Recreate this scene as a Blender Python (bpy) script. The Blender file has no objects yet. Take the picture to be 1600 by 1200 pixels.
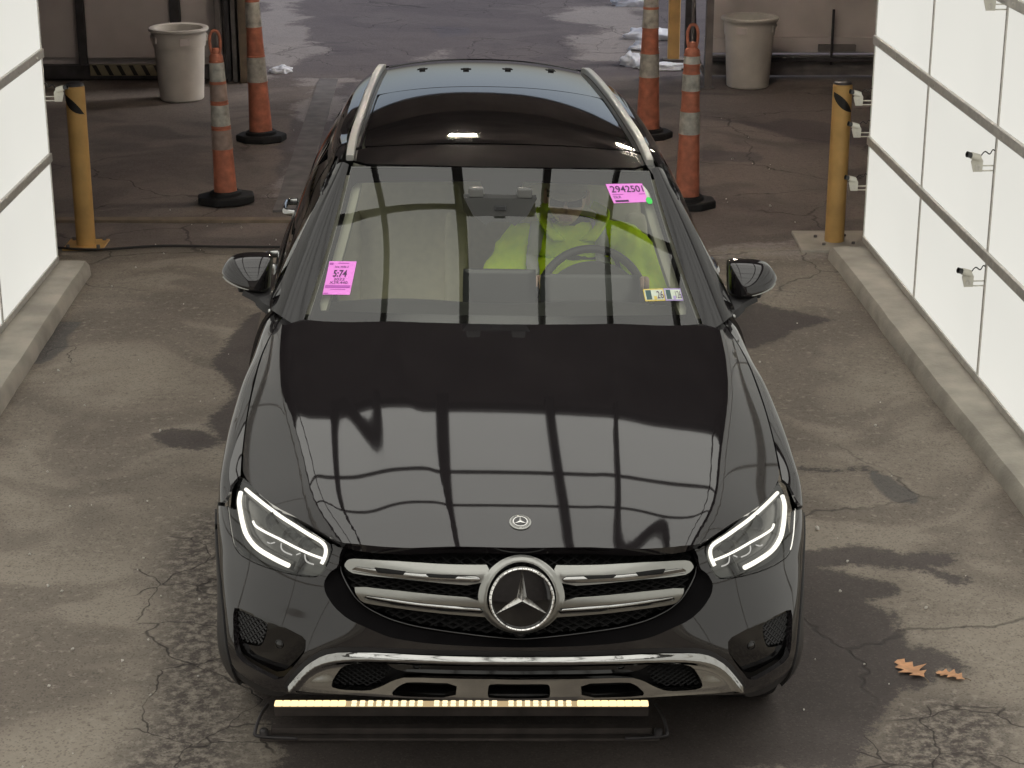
import bpy, bmesh, math, random
import numpy as np
from mathutils import Vector, Matrix, noise
from mathutils.geometry import delaunay_2d_cdt
R = math.radians
random.seed(7); rng = np.random.default_rng(7)
scene = bpy.context.scene
COL = scene.collection

# ------------------------------------------------------------------ camera, sky, sun, exposure
cam_d = bpy.data.cameras.new('camera'); cam = bpy.data.objects.new('camera', cam_d); COL.objects.link(cam)
cam.location = (0, 0, 3.2228); cam.rotation_euler = (R(90 - 19.217), 0, 0)
cam_d.sensor_width = 36; cam_d.lens = 3050.36/1600*36; cam_d.clip_start = .05; cam_d.clip_end = 600
scene.camera = cam
world = bpy.data.worlds.new('World'); scene.world = world; world.use_nodes = True
wn = world.node_tree.nodes; wl = world.node_tree.links
sky_n = wn.new('ShaderNodeTexSky'); sky_n.sky_type = 'NISHITA'; sky_n.sun_disc = False
sky_n.sun_elevation = R(38); sky_n.sun_rotation = R(70); sky_n.air_density = 1.0; sky_n.dust_density = 2.4; sky_n.ozone_density = 2.6
wn['Background'].inputs['Strength'].default_value = .13
hs_n = wn.new('ShaderNodeHueSaturation'); hs_n.inputs['Saturation'].default_value = .55      # thin winter cloud
wl.new(sky_n.outputs[0], hs_n.inputs['Color']); wl.new(hs_n.outputs[0], wn['Background'].inputs['Color'])
sun_d = bpy.data.lights.new('sun', 'SUN'); sun_d.energy = 1.0; sun_d.angle = R(14); sun_d.color = (1, .95, .88)
sun = bpy.data.objects.new('sun', sun_d); COL.objects.link(sun)
sun.rotation_euler = (R(52), 0, R(110))      # low winter sun off to the side, behind thin cloud
vs = scene.view_settings; vs.view_transform = 'Standard'; vs.look = 'None'; vs.exposure = 0.0; vs.gamma = 1; vs.use_curve_mapping = False
scene.render.engine = 'CYCLES'
cy = scene.cycles
cy.use_denoising = True; cy.use_adaptive_sampling = True; cy.adaptive_threshold = .025; cy.max_bounces = 7; cy.diffuse_bounces = 3; cy.glossy_bounces = 4; cy.transmission_bounces = 6; cy.transparent_max_bounces = 12
cy.sample_clamp_indirect = 6; cy.caustics_reflective = False; cy.caustics_refractive = False; cy.blur_glossy = .3

# ------------------------------------------------------------------ materials
MATS = {}
def new_mat(name):
    m = bpy.data.materials.new(name); m.use_nodes = True; nt = m.node_tree
    return m, nt, nt.nodes, nt.links, nt.nodes['Principled BSDF']
def pmat(name, col, rough=.5, metal=0, ior=1.5, var=.12, scale=12, bump=.0, bscale=60, alpha=None, emit=None, es=0, rvar=.1):
    """procedural paint/plastic/metal: colour and roughness broken up by noise"""
    m, nt, N, L, p = new_mat(name)
    tc = N.new('ShaderNodeTexCoord'); n1 = N.new('ShaderNodeTexNoise'); n1.inputs['Scale'].default_value = scale; n1.inputs['Detail'].default_value = 3
    L.new(tc.outputs['Object'], n1.inputs['Vector'])
    r = N.new('ShaderNodeValToRGB'); c = np.array(col)
    r.color_ramp.elements[0].position = .3; r.color_ramp.elements[1].position = .7
    r.color_ramp.elements[0].color = (*(c*(1-var)), 1); r.color_ramp.elements[1].color = (*np.minimum(c*(1+var), 1), 1)
    L.new(n1.outputs['Fac'], r.inputs['Fac']); L.new(r.outputs['Color'], p.inputs['Base Color'])
    mr = N.new('ShaderNodeMapRange'); mr.inputs['To Min'].default_value = max(0, rough*(1-rvar)); mr.inputs['To Max'].default_value = min(1, rough*(1+rvar))
    L.new(n1.outputs['Fac'], mr.inputs['Value']); L.new(mr.outputs['Result'], p.inputs['Roughness'])
    p.inputs['Metallic'].default_value = metal; p.inputs['IOR'].default_value = ior
    if bump:
        n2 = N.new('ShaderNodeTexNoise'); n2.inputs['Scale'].default_value = bscale; n2.inputs['Detail'].default_value = 4; L.new(tc.outputs['Object'], n2.inputs['Vector'])
        b = N.new('ShaderNodeBump'); b.inputs['Strength'].default_value = bump; b.inputs['Distance'].default_value = .01
        L.new(n2.outputs['Fac'], b.inputs['Height']); L.new(b.outputs['Normal'], p.inputs['Normal'])
    if emit:
        p.inputs['Emission Color'].default_value = (*emit, 1); p.inputs['Emission Strength'].default_value = es
    MATS[name] = m; return m
def glass_mat(name, tint, ior, rough=0.0):
    """thin sheet of glass: Fresnel mix of clear and mirror"""
    m, nt, N, L, p = new_mat(name); N.remove(p); out = N['Material Output']
    f = N.new('ShaderNodeFresnel'); f.inputs['IOR'].default_value = ior
    t = N.new('ShaderNodeBsdfTransparent'); t.inputs['Color'].default_value = (*tint, 1)
    g = N.new('ShaderNodeBsdfGlossy'); g.inputs['Roughness'].default_value = rough; g.inputs['Color'].default_value = (1, 1, 1, 1)
    n1 = N.new('ShaderNodeTexNoise'); n1.inputs['Scale'].default_value = 3
    mr = N.new('ShaderNodeMapRange'); mr.inputs['To Min'].default_value = .97; mr.inputs['To Max'].default_value = 1.03
    mu = N.new('ShaderNodeMath'); mu.operation = 'MULTIPLY'
    L.new(n1.outputs['Fac'], mr.inputs['Value']); L.new(f.outputs[0], mu.inputs[0]); L.new(mr.outputs[0], mu.inputs[1])
    mx = N.new('ShaderNodeMixShader'); L.new(mu.outputs[0], mx.inputs[0]); L.new(t.outputs[0], mx.inputs[1]); L.new(g.outputs[0], mx.inputs[2]); L.new(mx.outputs[0], out.inputs['Surface'])
    MATS[name] = m; return m
def emit_mat(name, col, s, edge=None):
    m, nt, N, L, p = new_mat(name)
    tc = N.new('ShaderNodeTexCoord'); n1 = N.new('ShaderNodeTexNoise'); n1.inputs['Scale'].default_value = .9; n1.inputs['Detail'].default_value = 1
    L.new(tc.outputs['Object'], n1.inputs['Vector'])
    mr = N.new('ShaderNodeMapRange'); mr.inputs['To Min'].default_value = s*.90; mr.inputs['To Max'].default_value = s*1.10
    L.new(n1.outputs['Fac'], mr.inputs['Value'])
    p.inputs['Base Color'].default_value = (.05, .05, .048, 1); p.inputs['Roughness'].default_value = .5
    p.inputs['Emission Color'].default_value = (*col, 1); L.new(mr.outputs[0], p.inputs['Emission Strength'])
    MATS[name] = m; return m

pmat('paint', (.0125, .0108, .012), .035, ior=1.70, var=.2, scale=300, rvar=.3)
pmat('gloss_black', (.006, .0055, .006), .06, ior=1.65)
pmat('roof_glass', (.004, .0038, .004), .03, ior=1.6)
pmat('pillar_black', (.012, .011, .012), .16, ior=1.5)
pmat('black_plastic', (.014, .013, .014), .5, var=.2, bump=.05, bscale=400)
pmat('mesh_black', (.005, .0046, .005), .55, ior=1.35)
pmat('ledge_dark_reflection', (.006, .0055, .006), .5, ior=1.08)  # body-coloured ledge; the dark it mirrors is put in as dull near-black
pmat('rubber', (.012, .0115, .012), .75, bump=.2, bscale=120)
pmat('void_black', (.004, .004, .004), .9)
pmat('chrome', (.42, .42, .41), .07, metal=1, var=.03)
pmat('satin_silver', (.36, .36, .34), .32, metal=.95, var=.05)
pmat('rail_silver', (.60, .60, .57), .34, metal=.7, var=.06)
pmat('star_chrome', (.78, .77, .75), .12, metal=1, var=.03)
pmat('lamp_housing', (.16, .16, .155), .3, metal=.5, var=.15)
pmat('lamp_dark', (.05, .05, .05), .35, metal=.3)
glass_mat('windscreen_glass', (.97, .99, .93), 1.66)
glass_mat('side_glass', (.16, .18, .16), 1.6)
glass_mat('front_side_glass', (.72, .76, .70), 1.6)
glass_mat('lamp_lens', (.85, .86, .84), 1.6)
emit_mat('drl', (1, .95, .86), 1.7)
emit_mat('drl_dim', (1, .97, .93), .55)
emit_mat('led_warm', (1, .76, .38), 1.7)
emit_mat('led_cold', (1, .84, .52), 1.5)
emit_mat('led_glow', (1, .74, .40), .55)
emit_mat('panel_light', (1, .985, .905), .745)
emit_mat('ceiling_light', (1, .985, .92), 1.62)
emit_mat('tube_light', (1, .86, .70), 600.0)
pmat('beam_dark', (.075, .068, .066), .6, var=.2)
pmat('beam_grey', (.60, .575, .53), .45, metal=.2, var=.12, scale=30)
pmat('concrete', (.41, .38, .325), .85, var=.22, scale=5, bump=.35, bscale=50)
pmat('wall_beige', (.58, .525, .505), .75, var=.12, scale=2.5, bump=.08, bscale=40)
pmat('wall_panel', (.56, .505, .49), .6, var=.10, scale=2)
pmat('dark_metal', (.07, .065, .068), .5, metal=.4, var=.25)
pmat('grey_metal', (.17, .155, .15), .8, metal=0, var=.25, scale=8)
pmat('wood', (.20, .155, .11), .75, var=.25, scale=9)
pmat('garage_dark', (.16, .14, .14), .85, var=.25, scale=2)
pmat('yellow_paint', (.62, .375, .13), .5, var=.16, scale=6, bump=.08, bscale=50)
pmat('tape_black', (.015, .013, .012), .5)
pmat('tape_yellow', (.24, .205, .13), .6)
pmat('cone_orange', (.50, .17, .10), .6, var=.32, scale=14, bump=.1)
pmat('cone_white', (.46, .44, .39), .55, var=.42, scale=16, bump=.1)
pmat('cone_clear', (.34, .25, .21), .45, var=.3, scale=16)
pmat('bin_plastic', (.64, .60, .55), .55, var=.10, scale=5)
pmat('snow', (.78, .80, .86), .8, var=.08, scale=8, bump=.4, bscale=14)
pmat('leaf', (.60, .32, .17), .7, var=.22, scale=40)
pmat('cam_white', (.62, .60, .52), .45, var=.06)
pmat('cam_black', (.02, .02, .02), .3)
pmat('sticker_pink', (.93, .28, .86), .5, var=.02)
pmat('sticker_ink', (.07, .02, .09), .5)
pmat('sticker_bar', (.50, .10, .50), .5)
pmat('sticker_green', (.06, .75, .12), .45)
pmat('sticker_pale', (.62, .68, .56), .5)
pmat('sticker_yellow', (.70, .55, .14), .5)
pmat('sticker_purple', (.42, .33, .62), .5)
pmat('sticker_dark', (.05, .10, .10), .5)
pmat('leather_beige', (.62, .58, .44), .5, var=.05, scale=30, bump=.0)
pmat('lining_beige', (.50, .49, .40), .85, var=.05)
pmat('dash_dark', (.05, .05, .048), .6)
pmat('dash_grey', (.13, .13, .125), .5)
pmat('wheel_grey', (.055, .055, .054), .5)
pmat('screen_dark', (.05, .052, .055), .15)
pmat('hi_vis', (.70, 1.0, .012), .8, var=.10, scale=25, bump=.4, bscale=22)
pmat('reflective_grey', (.50, .50, .49), .45, var=.08)
pmat('skin', (.68, .46, .36), .55, var=.06, scale=30)
pmat('cap_cloth', (.30, .26, .19), .85, var=.08)
pmat('trousers', (.05, .05, .06), .85)
pmat('shades', (.01, .01, .012), .3)
pmat('lip', (.36, .19, .16), .5)
pmat('scan_body', (.070, .058, .053), .8, var=.3)
pmat('cable', (.02, .018, .018), .6)

# ------------------------------------------------------------------ objects
def tag(o, label=None, cat=None, group=None, kind=None):
    for k, v in (('label', label), ('category', cat), ('group', group), ('kind', kind)):
        if v: o[k] = v
    return o
def empty(name, loc=(0, 0, 0), rot=(0, 0, 0), parent=None):
    o = bpy.data.objects.new(name, None); COL.objects.link(o); o.location = loc; o.rotation_euler = rot; o.parent = parent; o.empty_display_size = .1
    return o
def obj(name, me, mat=None, parent=None, smooth=False):
    if isinstance(me, bmesh.types.BMesh):
        b = me; me = bpy.data.meshes.new(name); b.to_mesh(me); b.free()
    o = bpy.data.objects.new(name, me); COL.objects.link(o); o.parent = parent
    if mat is not None and not len(me.materials): me.materials.append(MATS[mat])
    if smooth: me.polygons.foreach_set('use_smooth', [True]*len(me.polygons))
    return o
def share(name, src, parent=None, loc=(0, 0, 0), rot=(0, 0, 0), scale=(1, 1, 1)):
    o = bpy.data.objects.new(name, src.data if hasattr(src, 'data') else src); COL.objects.link(o); o.parent = parent; o.location = loc; o.rotation_euler = rot; o.scale = scale
    return o
def copy_tree(o, parent=None):
    c = o.copy(); COL.objects.link(c); c.parent = parent
    for ch in list(o.children): copy_tree(ch, c)
    return c
def bevel(bm, w, seg=2):
    if w > 0: bmesh.ops.bevel(bm, geom=bm.edges[:], offset=w, segments=seg, affect='EDGES', profile=.5, clamp_overlap=True)
def box(name, lo, hi, mat, parent=None, bev=.0, rot=None):
    bm = bmesh.new(); bmesh.ops.create_cube(bm, size=1)
    c = (np.array(lo)+hi)/2; s = np.array(hi, float)-lo
    bmesh.ops.scale(bm, vec=s, verts=bm.verts); bevel(bm, bev)
    o = obj(name, bm, mat, parent); o.location = c
    if rot: o.rotation_euler = rot
    return o
def add_box(bm, lo, hi):
    r = bmesh.ops.create_cube(bm, size=1); c = (np.array(lo)+hi)/2; s = np.array(hi, float)-lo
    bmesh.ops.scale(bm, vec=s, verts=r['verts']); bmesh.ops.translate(bm, vec=c, verts=r['verts'])
def lathe_bm(prof, seg=32, bm=None, closed=False):
    bm = bm or bmesh.new(); rings = []
    for r, z in prof:
        if r < 1e-6: rings.append([bm.verts.new((0, 0, z))])
        else: rings.append([bm.verts.new((r*math.cos(2*math.pi*i/seg), r*math.sin(2*math.pi*i/seg), z)) for i in range(seg)])
    for a, b in zip(rings, rings[1:]+(rings[:1] if closed else [])):
        for i in range(seg):
            j = (i+1) % seg
            vsx = [a[i % len(a)], a[j % len(a)], b[j % len(b)], b[i % len(b)]]; u = []
            for v in vsx:
                if v not in u: u.append(v)
            if len(u) > 2:
                try: bm.faces.new(u)
                except ValueError: pass
    bmesh.ops.recalc_face_normals(bm, faces=bm.faces[:])
    return bm
def lathe(name, prof, mat, parent=None, seg=32, closed=False, sharp=35):
    o = obj(name, lathe_bm(prof, seg, closed=closed), mat, parent, smooth=True)
    o.data.set_sharp_from_angle(angle=R(sharp)); return o
def catmull(pts, n=8, closed=False):
    P = np.array(pts, float); m = len(P); out = []
    for i in range(m if closed else m-1):
        p0, p1, p2, p3 = (P[(i+k) % m] if closed else P[min(max(i+k, 0), m-1)] for k in (-1, 0, 1, 2))
        for t in np.linspace(0, 1, n, endpoint=False):
            out.append(.5*((2*p1)+(-p0+p2)*t+(2*p0-5*p1+4*p2-p3)*t*t+(-p0+3*p1-3*p2+p3)*t**3))
    if not closed: out.append(P[-1])
    return np.array(out)
def tube_bm(pts, r, seg=10, bm=None, closed=False, flat=1.0):
    bm = bm or bmesh.new(); P = np.array(pts, float); n = len(P); rr = np.broadcast_to(np.array(r, float), (n,))
    T = np.gradient(P, axis=0) if not closed else (np.roll(P, -1, 0)-np.roll(P, 1, 0))
    T /= np.linalg.norm(T, axis=1)[:, None]+1e-12
    up = np.array([0, 0, 1.]) if abs(T[0][2]) < .9 else np.array([1., 0, 0]); rings = []; nrm = None
    for i in range(n):
        a = (up if nrm is None else nrm); a = a-(a@T[i])*T[i]; a /= np.linalg.norm(a); nrm = a; b = np.cross(T[i], a)
        rings.append([bm.verts.new(P[i]+rr[i]*(math.cos(k)*a*flat+math.sin(k)*b)) for k in np.linspace(0, 2*math.pi, seg, endpoint=False)])
    for i in range(n if closed else n-1):
        A, B = rings[i], rings[(i+1) % n]
        for k in range(seg): bm.faces.new([A[k], A[(k+1) % seg], B[(k+1) % seg], B[k]])
    if not closed: bm.faces.new(rings[0][::-1]); bm.faces.new(rings[-1])
    return bm
def tube(name, pts, r, mat, parent=None, seg=10, closed=False, flat=1.0):
    bm = tube_bm(pts, r, seg, None, closed, flat); bmesh.ops.recalc_face_normals(bm, faces=bm.faces[:])
    return obj(name, bm, mat, parent, smooth=True)
def sweep(name, pts, w, hgt, mat, parent=None, upv=(0, 0, 1)):
    """bar of rounded rectangular section along a path"""
    P = np.array(pts, float); T = np.gradient(P, axis=0); T /= np.linalg.norm(T, axis=1)[:, None]; bm = bmesh.new(); rings = []
    c = .25; sec = [(-1+c, -1), (1-c, -1), (1, -1+c), (1, 1-c), (1-c, 1), (-1+c, 1), (-1, 1-c), (-1, -1+c)]
    ww = np.broadcast_to(np.array(w, float), (len(P),)); hh = np.broadcast_to(np.array(hgt, float), (len(P),))
    for p, t, a, b in zip(P, T, ww, hh):
        s = np.cross(t, upv); s /= np.linalg.norm(s); u = np.cross(s, t); rings.append([bm.verts.new(p+s*x*a/2+u*y*b/2) for x, y in sec])
    for A, B in zip(rings, rings[1:]):
        for k in range(8): bm.faces.new([A[k], A[(k+1) % 8], B[(k+1) % 8], B[k]])
    bm.faces.new(rings[0][::-1]); bm.faces.new(rings[-1]); bmesh.ops.recalc_face_normals(bm, faces=bm.faces[:])
    o = obj(name, bm, mat, parent, smooth=True); o.data.set_sharp_from_angle(angle=R(40)); return o
def prism_bm(poly, z0, z1, bm=None):
    bm = bm or bmesh.new(); a = [bm.verts.new((x, y, z0)) for x, y in poly]; b = [bm.verts.new((x, y, z1)) for x, y in poly]; n = len(poly)
    bm.faces.new(a[::-1]); bm.faces.new(b)
    for i in range(n): bm.faces.new([a[i], a[(i+1) % n], b[(i+1) % n], b[i]])
    bmesh.ops.recalc_face_normals(bm, faces=bm.faces[:]); return bm
# ------------------------------------------------------------------ pieces cut out of smooth surfaces
def inside(pts, poly):
    x, y = pts[:, 0], pts[:, 1]; p = np.array(poly); q = np.roll(p, -1, 0); c = np.zeros(len(pts), bool)
    for (x1, y1), (x2, y2) in zip(p, q):
        if y1 == y2: continue
        m = ((y1 > y) != (y2 > y)) & (x < (x2-x1)*(y-y1)/(y2-y1)+x1); c ^= m
    return c
def chaikin(poly, n=2, closed=True):
    P = np.array(poly, float)
    for _ in range(n):
        Q = np.roll(P, -1, 0); P = np.stack([.8*P+.2*Q, .2*P+.8*Q], 1).reshape(-1, 2)
    return P
def resample(poly, h):
    out = []; P = np.array(poly, float); Q = np.roll(P, -1, 0)
    for a, b in zip(P, Q):
        k = max(1, int(np.ceil(np.linalg.norm((b-a)/h)))); out += [a+(b-a)*t for t in np.arange(k)/k]
    return np.array(out)
def mirror_u(half):
    """full outline from its right half that runs from the middle to the middle"""
    hlf = [(0.0, half[0][1])]+list(half[1:-1])+[(0.0, half[-1][1])]
    return hlf+[(-u, v) for u, v in hlf[-2:0:-1]]
def flip(poly): return [(-u, v) for u, v in poly][::-1]
def surf_n(S, q, out):
    e = 1e-3; a = S(q+[e, 0])-S(q-[e, 0]); b = S(q+[0, e])-S(q-[0, e]); n = np.cross(a, b); n /= np.linalg.norm(n, axis=1)[:, None]+1e-12
    o = np.array(out, float) if not callable(out) else out(q)
    return n*np.sign((n*o).sum(1))[:, None]
def piece(name, S, add, cut, mat, parent, h=(.02, .02), depth=.01, out=(0, -1, 0), lift=0., rim=True, smooth=1):
    """mesh cut from surface S: the union of the outlines in add minus those in cut, with an edge turned inwards by depth"""
    polys = [resample(chaikin(p, smooth) if smooth else p, h) for p in list(add)+list(cut)]
    A, Cc = polys[:len(add)], polys[len(add):]
    allp = np.concatenate(A); lo, hi = allp.min(0), allp.max(0)
    gu, gv = np.arange(lo[0]+h[0]/2, hi[0], h[0]), np.arange(lo[1]+h[1]/2, hi[1], h[1])
    G = np.stack(np.meshgrid(gu, gv), -1).reshape(-1, 2); G = G+rng.uniform(-.12, .12, G.shape)*np.array(h)
    def keep(q):
        m = np.zeros(len(q), bool)
        for p in A: m |= inside(q, p)
        for p in Cc: m &= ~inside(q, p)
        return m
    G = G[keep(G)]
    hh = np.array(h); bp = np.concatenate(polys)
    if len(G):
        ok = np.ones(len(G), bool)
        for i in range(0, len(G), 2000):
            d = (G[i:i+2000, None, :]-bp[None])/hh; ok[i:i+2000] = (d**2).sum(-1).min(1) > .16
        G = G[ok]
    V = [Vector((p[0]/hh[0], p[1]/hh[1])) for p in bp]; E = []; k = 0
    for p in polys:
        n = len(p); E += [(k+i, k+(i+1) % n) for i in range(n)]; k += n
    V += [Vector((p[0]/hh[0], p[1]/hh[1])) for p in G]
    ov, oe, of, *_ = delaunay_2d_cdt(V, E, [], 0, 1e-5)
    q = np.array([(v.x*hh[0], v.y*hh[1]) for v in ov]); F = np.array([f for f in of]); F = F[keep(q[F].mean(1))]
    used = np.unique(F); re = -np.ones(len(q), int); re[used] = np.arange(len(used)); q = q[used]; F = re[F]
    n = surf_n(S, q, out); P = S(q)+n*lift
    fn = np.cross(P[F[:, 1]]-P[F[:, 0]], P[F[:, 2]]-P[F[:, 0]]); bad = (fn*n[F[:, 0]]).sum(1) < 0; F[bad] = F[bad][:, ::-1]
    cnt = {}
    for a, b, c in F:
        for e in ((a, b), (b, c), (c, a)): cnt[e] = 1
    B = [e for e in cnt if (e[1], e[0]) not in cnt]
    verts = [tuple(p) for p in P]; faces = [tuple(int(i) for i in f) for f in F]; normals = [n[i] for f in F for i in f]
    if rim and depth > 0:
        k = len(verts); idx = {}
        for a, b in B:
            for i in (a, b):
                if i not in idx: idx[i] = len(verts); verts.append(tuple(P[i])); verts.append(tuple(P[i]-n[i]*depth))
        for a, b in B:
            f = (idx[b], idx[a], idx[a]+1, idx[b]+1); faces.append(f)
            pa, pb, pc = np.array(verts[f[0]]), np.array(verts[f[1]]), np.array(verts[f[2]]); nn = np.cross(pb-pa, pc-pb); nn /= np.linalg.norm(nn)+1e-12
            normals += [nn]*4
    me = bpy.data.meshes.new(name); me.from_pydata(verts, [], faces); me.update()
    me.polygons.foreach_set('use_smooth', [True]*len(me.polygons))
    me.normals_split_custom_set([tuple(x) for x in normals])
    return obj(name, me, mat, parent)
def rect(u0, u1, v0, v1): return [(u0, v0), (u1, v0), (u1, v1), (u0, v1)]
def circle(c, ru, rv, n=28): return [(c[0]+ru*math.cos(2*math.pi*i/n), c[1]+rv*math.sin(2*math.pi*i/n)) for i in range(n)]

# ================================================================== THE SETTING
def vnoise(x, y, s, seed=0):
    """cheap lattice noise, -1..1"""
    r = np.random.default_rng(seed).uniform(-1, 1, (257, 257)); X, Y = (x*s+40.3) % 256, (y*s+17.9) % 256
    i, j = np.floor(X).astype(int), np.floor(Y).astype(int); a, b = X-i, Y-j; a, b = a*a*(3-2*a), b*b*(3-2*b)
    return (r[i, j]*(1-a)+r[i+1, j]*a)*(1-b)+(r[i, j+1]*(1-a)+r[i+1, j+1]*a)*b
def sdf(X, Y, poly):
    """distance to an outline, positive inside"""
    p = np.array(poly, float); q = np.roll(p, -1, 0); d = np.full(X.shape, 9.)
    for a, b in zip(p, q):
        e = b-a; t = np.clip(((X-a[0])*e[0]+(Y-a[1])*e[1])/(e@e+1e-12), 0, 1)
        d = np.minimum(d, np.hypot(X-a[0]-t*e[0], Y-a[1]-t*e[1]))
    return np.where(inside(np.stack([X, Y], 1), p), d, -d)
WET = [
 [(1.12,7.26),(1.34,7.28),(1.41,7.3),(1.52,7.26),(1.6,7.21),(1.66,7.24),(1.79,7.2),(1.79,7.11),(1.69,7.08),(1.81,6.99),(1.81,6.93),(1.71,6.88),(1.64,7.02),(1.59,7.05),(1.5,7.08),(1.35,7.08),(1.27,7.05),(1.38,6.98),(1.48,6.93),(1.51,6.86),(1.48,6.79),(1.39,6.73),(1.46,6.62),(1.46,6.49),(1.46,6.36),(1.53,6.35),(1.58,6.31),(1.65,6.19),(1.58,6.16),(1.52,6.21),(1.46,6.11),(1.4,6.04),(1.31,6.04),(1.28,5.88),(1.13,5.51),(.4,5.39),(.4,4.5),(-.75,4.5),(-.75,5.6),(-.95,6.2),(-1.0,7.2),(-.9,8.0),(.9,8.0)],
 [(-1.32,10.69),(-1.47,10.44),(-1.54,9.98),(-1.56,9.6),(-1.46,9.25),(-1.39,8.87),(-1.43,8.67),(-1.36,8.44),(-1.25,8.31),(-1.0,8.35),(-.9,9.5)],
 [(-1.72,8.50),(-1.60,8.62),(-1.42,8.58),(-1.34,8.36),(-1.45,8.30),(-1.62,8.33)],
 [(1.19,10.56),(1.39,10.69),(1.59,10.54),(1.78,10.35),(1.58,10.2),(1.29,9.81),(1.11,9.76)],
 [(1.27,8.15),(1.43,8.12),(1.55,8.14),(1.61,8.07),(1.60,8.02),(1.51,8.09),(1.39,8.07),(1.25,8.09)],
 [(1.58,15.88),(2.07,15.63),(2.26,15.88),(2.88,15.5),(2.78,14.9),(2.24,14.97),(2.04,15.37)],
 [(1.37,14.67),(1.84,14.55),(1.85,14.23),(1.38,14.29)],
 [(-1.78,16.29),(-1.55,17.46),(-1.38,17.46),(-1.32,14.12),(-1.51,12.77),(-1.77,14.33)],
 [(-.88,20.78),(-.44,20.7),(-.43,20.15),(-.72,19.95)]]
GRIT = [
 [(-1.38,7.67),(-1.19,7.6),(-.86,6.41),(-.75,5.39),(-.7,4.5),(-1.7,4.5),(-1.37,5.39),(-1.25,5.8),(-1.3,6.31),(-1.35,6.68),(-1.5,6.96),(-1.49,7.27)],
 [(1.28,5.88),(1.5,6.02),(1.66,5.95),(1.79,5.93),(1.65,5.39),(1.6,4.5),(.9,4.5),(1.07,5.39)],
 [(-2.56,10.35),(-2.37,10.36),(-2.31,9.87),(-2.41,9.59),(-2.52,9.55)]]
TAR = [[(1.58,8.09),(1.66,8.0),(1.68,7.89),(1.77,7.76),(1.75,7.69),(1.64,7.70),(1.6,7.8),(1.56,8.0)],
 [(-2.54,10.33),(-2.38,10.34),(-2.33,9.87),(-2.42,9.62),(-2.50,9.6)]]
PALE = [
 [(-3.23,23.75),(-2.52,24.32),(-2.02,19.95),(-1.96,18.11),(-2.34,17.78),(-2.74,19.95)],
 [(.43,22.27),(1.46,22.42),(1.28,18.63),(.79,18.63),(.68,19.95),(.94,20.57),(.49,21.46)],
 [(-1.01,19.36),(-.51,19.55),(-.43,18.88),(-.92,18.63)],
 [(-1.75,17.62),(-1.58,17.62),(-1.45,13.71),(-1.62,13.32)],
 [(1.3,11.65),(1.52,11.83),(1.97,11.87),(1.98,11.65),(1.58,11.65)]]
def build_ground():
    xs = np.unique(np.concatenate([np.linspace(-120, -6, 12), np.linspace(-6, -3.4, 8), np.arange(-3.4, 3.41, .02), np.linspace(3.4, 6, 8), np.linspace(6, 120, 12)]).round(4))
    ys = np.unique(np.concatenate([np.linspace(-30, 4.4, 12), np.arange(4.4, 12.6, .02), np.arange(12.6, 24.5, .045), np.linspace(24.5, 200, 20)]).round(4))
    X, Y = np.meshgrid(xs, ys); nx, ny = len(xs), len(ys); X, Y = X.ravel(), Y.ravel()
    Zg = .006*vnoise(X, Y, .9, 3)+.0035*vnoise(X, Y, 3.1, 4)+.0018*vnoise(X, Y, 11, 5)
    i = np.arange((ny-1)*(nx-1)); r, c = i//(nx-1), i % (nx-1); a = r*nx+c
    F = np.stack([a, a+1, a+nx+1, a+nx], 1)
    me = bpy.data.meshes.new('ground'); me.vertices.add(len(X)); me.vertices.foreach_set('co', np.stack([X, Y, Zg], 1).ravel())
    me.loops.add(F.size); me.loops.foreach_set('vertex_index', F.ravel().astype(np.int32)); me.polygons.add(len(F)); me.polygons.foreach_set('loop_start', np.arange(0, F.size, 4, dtype=np.int32)); me.update(); me.validate()
    wx, wy = X+.05*vnoise(X, Y, 2.3, 8)+.02*vnoise(X, Y, 8, 9), Y+.05*vnoise(X, Y, 2.3, 10)+.02*vnoise(X, Y, 8, 11)
    near = (np.abs(X) < 4) & (Y > 4) & (Y < 25)
    for nm, L in (('wet', WET), ('grit', GRIT), ('tar', TAR), ('pale', PALE)):
        v = np.full(X.shape, -1.); s = v[near]
        for p in L: s = np.maximum(s, sdf(wx[near], wy[near], p))
        v[near] = s; me.attributes.new(nm, 'FLOAT', 'POINT').data.foreach_set('value', np.clip(v, -1, 1).astype(np.float32))
    def fbm(x, y, sc, seed): return .5+.5*(.52*vnoise(x, y, sc, seed)+.27*vnoise(x, y, sc*2.1, seed+1)+.14*vnoise(x, y, sc*4.3, seed+2)+.07*vnoise(x, y, sc*8.7, seed+3))
    for nm, v in (('big', fbm(X, Y, 1.5, 20)), ('streak', fbm(X*1.0+.3*vnoise(X, Y, 1.3, 40), Y*1.7+.6*vnoise(X, Y, 1.7, 41), 1.3, 30)), ('spots', fbm(X, Y, .8, 50))):
        me.attributes.new(nm, 'FLOAT', 'POINT').data.foreach_set('value', np.clip(v, 0, 1).astype(np.float32))
    o = obj('ground', me, None, smooth=True); return tag(o, 'worn grey asphalt ground with dark wet stains and cracks', kind='structure')
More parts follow.
